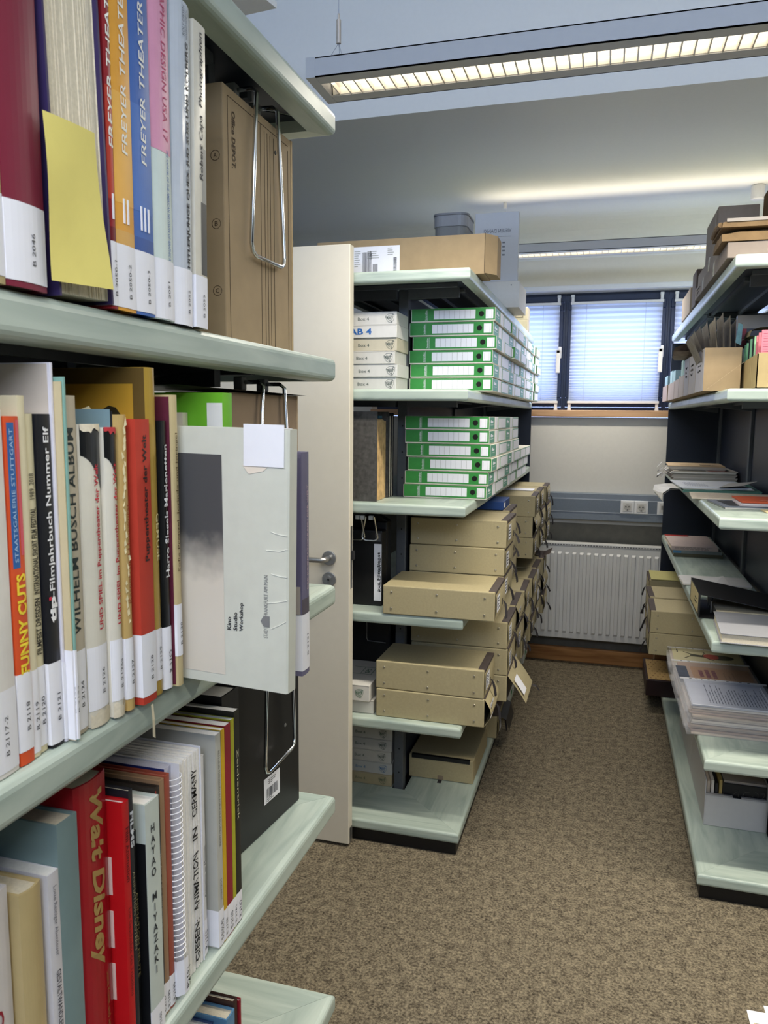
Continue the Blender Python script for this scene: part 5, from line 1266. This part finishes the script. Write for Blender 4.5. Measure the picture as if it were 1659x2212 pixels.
part('printed_field', MB().box(.03, .10, .05, .15, .0062, .0064), mat('33332F', .5, 60, .4, name='dark_leaf_print'), s)
lf = thing('lever_file', 'black lever arch file lying open with its lid raised on the third right shelf', 'file', (.345, 2.885, r3), (0, 0, .0))
part('rear_board', MB().box(0, .28, 0, .30, 0, .003), BLACK, lf)
part('spine', MB().box(0, .003, 0, .30, .0032, .084), BLACK, lf)
part('spine_label', MB().box(-.0008, -.0001, .04, .28, .008, .080), mat('BFB083', .7, 40, .06, name='buff_spine_label'), lf)
scribble((-.0012, .10, .045), -Y_, Z_, .08, .03, 2, lf, 200)
part('lid', MB().prism([(0, .0846), (.28, .0374), (.28, .0402), (0, .0876)], 0, .30, 'xz'), BLACK, lf)
part('lever_mechanism', MB().tube([(.05, .08, .004), (.05, .08, .045), (.06, .12, .055), (.05, .16, .045), (.05, .16, .004)], .003, 8), BRUSHED, lf)
part('papers', MB().box(.06, .275, .01, .27, .0032, .028), mat('B5AC94', .8, 60, .12, name='file_papers'), lf)
gb = thing('book', 'large grey hardcover lying at the front of the third right shelf', 'book', (.376, 2.575, r3), (0, 0, -.05))
GC = mat('8E8F94', .6, 40, .02, name='grey_cloth_cover')
part('cover', MB().box(0, .25, 0, .295, 0, .003).box(0, .25, 0, .295, .029, .032).box(.247, .25, 0, .295, .003, .029), GC, gb, bevel=.0008)
part('pages', MB().box(.004, .246, .004, .291, .0032, .0288), PAGES, gb)

# fourth shelf
for r, nm in enumerate(('lower', 'upper')):
    buff_box('buff archive box on the right unit, its flap facing the aisle, %s of two' % nm, .236 + r * .003, 3.868, r4 + r * .1062, -.012 * r, side=-1, seed=300 + r, writing=False, w=.9)
for r, nm in enumerate(('lower', 'upper')):
    buff_box('buff archive box behind the front pair on the right unit, %s one' % nm, .246, 4.165, r4 + r * .1062, .02, side=-1, seed=310 + r, writing=False, rivets=False, w=.9)
o = part('folder', MB().box(0, .30, 0, .26, 0, .004), mat('B3AC72', .7, 40, .03, name='yellow_green_folder'), loc=(.276, 4.46, r4 + .2135 - .0), rot=(0, 0, .0)); tag(o, 'yellow-green folder lying behind the buff boxes on the right', 'folder')
buff_box('buff archive box under the yellow-green folder on the right, upper one', .268, 4.60, r4 + .1062, .0, side=-1, seed=320, writing=False, rivets=False, w=.9)
buff_box('buff archive box under the yellow-green folder on the right, lower one', .268, 4.60, r4, .0, side=-1, seed=321, writing=False, rivets=False, w=.9)
SLV = glass_mat('clear_sleeve', 'E6E6EA', .22)
STRIP = mat('D9D9DC', .35, 40, .02, name='white_sleeve_strip')
def sleeve(label, x, y, z, w, d, h, rz, col, seed, holes=True, deco=None):
    b = thing('punched_sleeve', label, 'sleeve', (x, y, z), (0, 0, rz)); q_ = random.Random(seed)
    n = max(2, int(h / .009)); hh = h / n
    for k in range(n):
        c = col if k == n - 1 else ['BBAA98', 'C9B8A6', 'A89484', 'D2C8BC', 'B49C8C'][q_.randrange(5)]
        dx, dy = q_.uniform(-.012, .004), q_.uniform(-.010, .006); sg = lambda f: .004 * math.sin(f * 5 + k)
        z0_ = k * hh
        part('document', MB().box(.014 + dx, w + dx, .006 + dy, d - .018 + dy, z0_ + .0006, z0_ + hh - .0016), mat(c, .6, 30, .06, name='document_' + c), b)
        zt_ = z0_ + hh - .0008
        part('clear_film', MB().grid([[(-.004 + dx, dy, z0_ + .0003), (w * .5 + dx, dy - .003, z0_ + .0003), (w + .01 + dx, dy, z0_ + .0003)], [(-.004 + dx, dy - .002, zt_), (w * .5 + dx, dy - .004, zt_), (w + .01 + dx, dy, zt_)], [(-.003 + dx, d * .5 + dy, zt_ + .0005), (w * .5 + dx, d * .5 + dy, zt_ + .0002), (w + .01 + dx, d * .5 + dy, zt_ + .0004)], [(dx, d - .018 + dy, zt_), (w * .5 + dx, d - .018 + dy, zt_), (w + .01 + dx, d - .018 + dy, zt_)]]), SLV, b, fix=False)
    st = part('punched_strip', MB().box(-.004, w + .01, d - .018, d, h - .0016, h - .0008), STRIP, b)
    if holes:
        m = MB(); x_ = .03
        while x_ < w - .02:
            m.box(x_, x_ + q_.choice((.004, .009)), d - .012, d - .007, h - .0007, h - .0003); x_ += q_.choice((.022, .03, .045))
        part('punch_hole', m, INK, st)
    if deco: deco(b, h - .0005)
    return b
def deco_figure(b, z):
    part('paper_face', MB().box(.012, .295, .012, .230, z, z + .0004), mat('BDB592', .7, 30, .03, name='old_programme_paper'), b)
    z += .0008; DG = mat('4E4C42', .7, 40, .05, name='dark_olive_print')
    part('printed_bar', MB().box(.032, .037, .165, .212, z, z + .0003), INK, b)
    el = lambda cx, cy, rx, ry, s0, s1: [(cx + rx * math.cos(a), cy + ry * math.sin(a)) for a in [s0 + (s1 - s0) * i / 18 for i in range(19)]]
    part('printed_figure', MB().prism(el(.205, .128, .062, .038, 0, 2 * math.pi)[:-1], z, z + .0003), DG, b)
    part('printed_figure', MB().prism(el(.172, .130, .034, .037, .35, 2 * math.pi - .35), z + .0003, z + .0006), mat('A65148', .7, 40, .03, name='brick_red_print'), b)
    m = MB()
    for pts in (((.145, .165), (.10, .18), (.06, .215)), ((.14, .165), (.09, .16), (.06, .12)), ((.135, .17), (.15, .215), (.145, .235)), ((.14, .16), (.165, .125), (.18, .115))):
        m.tube([(a, c_ - .037, z + .0003) for a, c_ in pts], .0016, 4)
    m.prism([(.085, .118), (.145, .113), (.145, .141), (.088, .153)], z, z + .0003)
    part('printed_limb', m, DG, b)
def deco_table(b, z):
    part('paper_face', MB().box(.012, .272, .006, .245, z, z + .0004), mat('B9BCC8', .55, 30, .02, name='bluish_list_paper'), b)
    lines((.17, .13, z + .0007), Y_, -X_, .2, .2, 20, mat('5C6070', .7, 60, .02, name='list_print'), b, 'printed_text', .28, 31, .5)
    part('paper_frame', MB().box(.012, .275, .002, .0055, z, z + .0006).box(.272, .275, .002, .245, z, z + .0006), LABEL, b)
def deco_title(b, z):
    part('paper_face', MB().box(.06, .285, .006, .225, z, z + .0004), mat('A6866E', .7, 30, .03, name='brown_programme_paper'), b)
    part('paper_face', MB().box(.004, .045, .006, .225, z, z + .0004), mat('454B58', .6, 30, .2, name='dark_blue_photo'), b)
    for k, (x_, w_) in enumerate(((.095, .05), (.12, .075), (.145, .075))):
        lines((x_, .14, z + .0007), Y_, -X_, w_ + .03, .016, 1, mat('7A5058', .7, 60, .02, name='plum_print'), b, 'printed_title', 1.0, 40 + k, 0)
    lines((.2, .14, z + .0007), Y_, -X_, .1, .05, 3, mat('8C7262', .7, 60, .02, name='faint_print'), b, 'printed_text', .25, 44)
zz = r4
sleeve('punched sleeves with an old programme drawn with a red-bodied figure', .318, 3.475, r4, .30, .25, .050, -.01, 'BDB592', 1, deco=deco_figure)
sleeve('punched sleeves with a brown programme and a dark photo, middle pile on the right', .322, 3.140, r4, .295, .31, .072, .015, 'A6866E', 2, deco=deco_title)
sleeve('tall pile of punched sleeves with a printed list on top, foremost on the right', .322, 2.805, r4, .295, .30, .108, .01, 'B9BCC8', 3, deco=deco_table)
# lowest shelf
WBX = mat('B9B8B6', .6, 40, .02, name='white_grey_box_board')
for k, (y, d, nm) in enumerate(((2.938, .46, 'long grey-white open box with files on the lowest right shelf, nearer one'), (3.402, .52, 'long grey-white open box on the lowest right shelf, farther one'))):
    b = thing('storage_box', nm, 'box', (.410, y, r5)); w, h, t = .216, .118, .004
    m = MB(); m.box(0, w, 0, d, 0, t); m.box(0, t, 0, d, t, h + (.06 if True else 0)); m.box(w - t, w, 0, d, t, h + .06); m.box(t, w - t, 0, t, t, h); m.box(t, w - t, d - t, d, t, h + .06)
    part('box_body', m, WBX, b, bevel=.001, seg=1)
    part('rim_fold', MB().box(.001, .095, -.0015, .010, h, h + .006).box(.125, .214, -.0015, .010, h, h + .006), mat('A6A29E', .6, 40, .02, name='rim_fold_board'), b)
    for j in range(4):
        hh = [.165, .17, .16, .175][j]
        part('file_sheets', MB().box(.008 + .014 * j, .018 + .014 * j, .016, d - .02, .006, hh), mat(['C9B8A2', 'D8CFC2', '2A2826', 'B79E5E'][j], .7, 40, .05, name='file_tone_%d' % j), b)
    if k == 0:
        part('black_folder', MB().box(.066, .21, .014, .022, .006, .165), BLACK, b)
        part('file_sheets', MB().box(.066, .21, .026, .10, .006, .172), mat('C8BCAC', .7, 40, .05, name='file_tone_5'), b)
        part('black_folder', MB().box(.066, .21, .105, .35, .006, .178), BLACK, b)
        c_ = mat('6A665E', .8, 40, .02, name='faint_chalk')
        mk = MB()
        for pts in (((.10, .128), (.118, .147), (.116, .118)), ((.155, .14), (.14, .142), (.13, .128), (.138, .118)), ((.165, .13), (.166, .118)), ((.172, .146), (.182, .14), (.182, .12)), ((.19, .142), (.204, .144), (.202, .13), (.192, .12))):
            mk.tube([(a, .0132, z_) for a, z_ in pts], .0007, 4)
        part('chalk_marks', mk, c_, b)
rb = thing('gift_box', 'dark maroon box with a tan lattice-patterned top far down on the right', 'box', (.268, 4.30, r5))
part('body', MB().box(0, .17, 0, .40, 0, .088), mat('2A1818', .45, 40, .05, name='dark_maroon_board'), rb, bevel=.002)
part('patterned_top', MB().box(.012, .125, .02, .38, .0882, .0888), mat('A98C5A', .6, 40, .03, name='tan_printed_paper'), rb)
dt = MB()
for i in range(4):
    for j in range(9):
        x_ = .026 + i * .026 + (.013 if j % 2 else 0); y_ = .04 + j * .04
        if x_ < .12: dt.prism([(x_ - .004, y_), (x_, y_ - .006), (x_ + .004, y_), (x_, y_ + .006)], .0888, .0892)
part('lattice_dots', dt, mat('5A2E24', .6, 40, .03, name='brown_lattice'), rb)
part('white_end', MB().box(.126, .155, .02, .38, .0882, .0890), mat('B7B0A6', .6, 40, .03, name='pale_paper_end'), rb)
wd = thing('wooden_box', 'brown wooden box standing behind the maroon patterned box', 'box', (.33, 4.72, r5))
part('body', MB().box(0, .30, 0, .18, 0, .20), wood('dark_oiled_wood', '6A4526', '8A5E36', 2, 1.0, .5, 8), wd, bevel=.002)
part('edge_strip', MB().box(-.002, .004, -.004, .001, .0, .2), mat('B39A78', .6, 40, .05, name='pale_edge_strip'), wd)
# bottom right corner: a leaf projecting from the near right shelf
ps = thing('paper_sheaf', 'corner of a white-edged document with tan pages at the lower right picture corner', 'papers', (.273, 1.318, LV[4] + .001), (0, 0, .02))
part('documents', MB().box(.04, .30, -.35, -.05, 0, .099), mat('C9B08C', .7, 40, .05, name='tan_documents'), ps)
part('top_sheet', MB().box(.004, .30, -.33, .0, .0995, .1002), mat('E0C9A0', .6, 40, .03, name='tan_top_sheet'), ps)
part('white_edge', MB().box(0, .30, -.016, .012, .1003, .1010).box(0, .006, -.33, -.016, .1003, .1010).box(.03, .3, .012, .03, .1003, .1007), LABEL, ps)
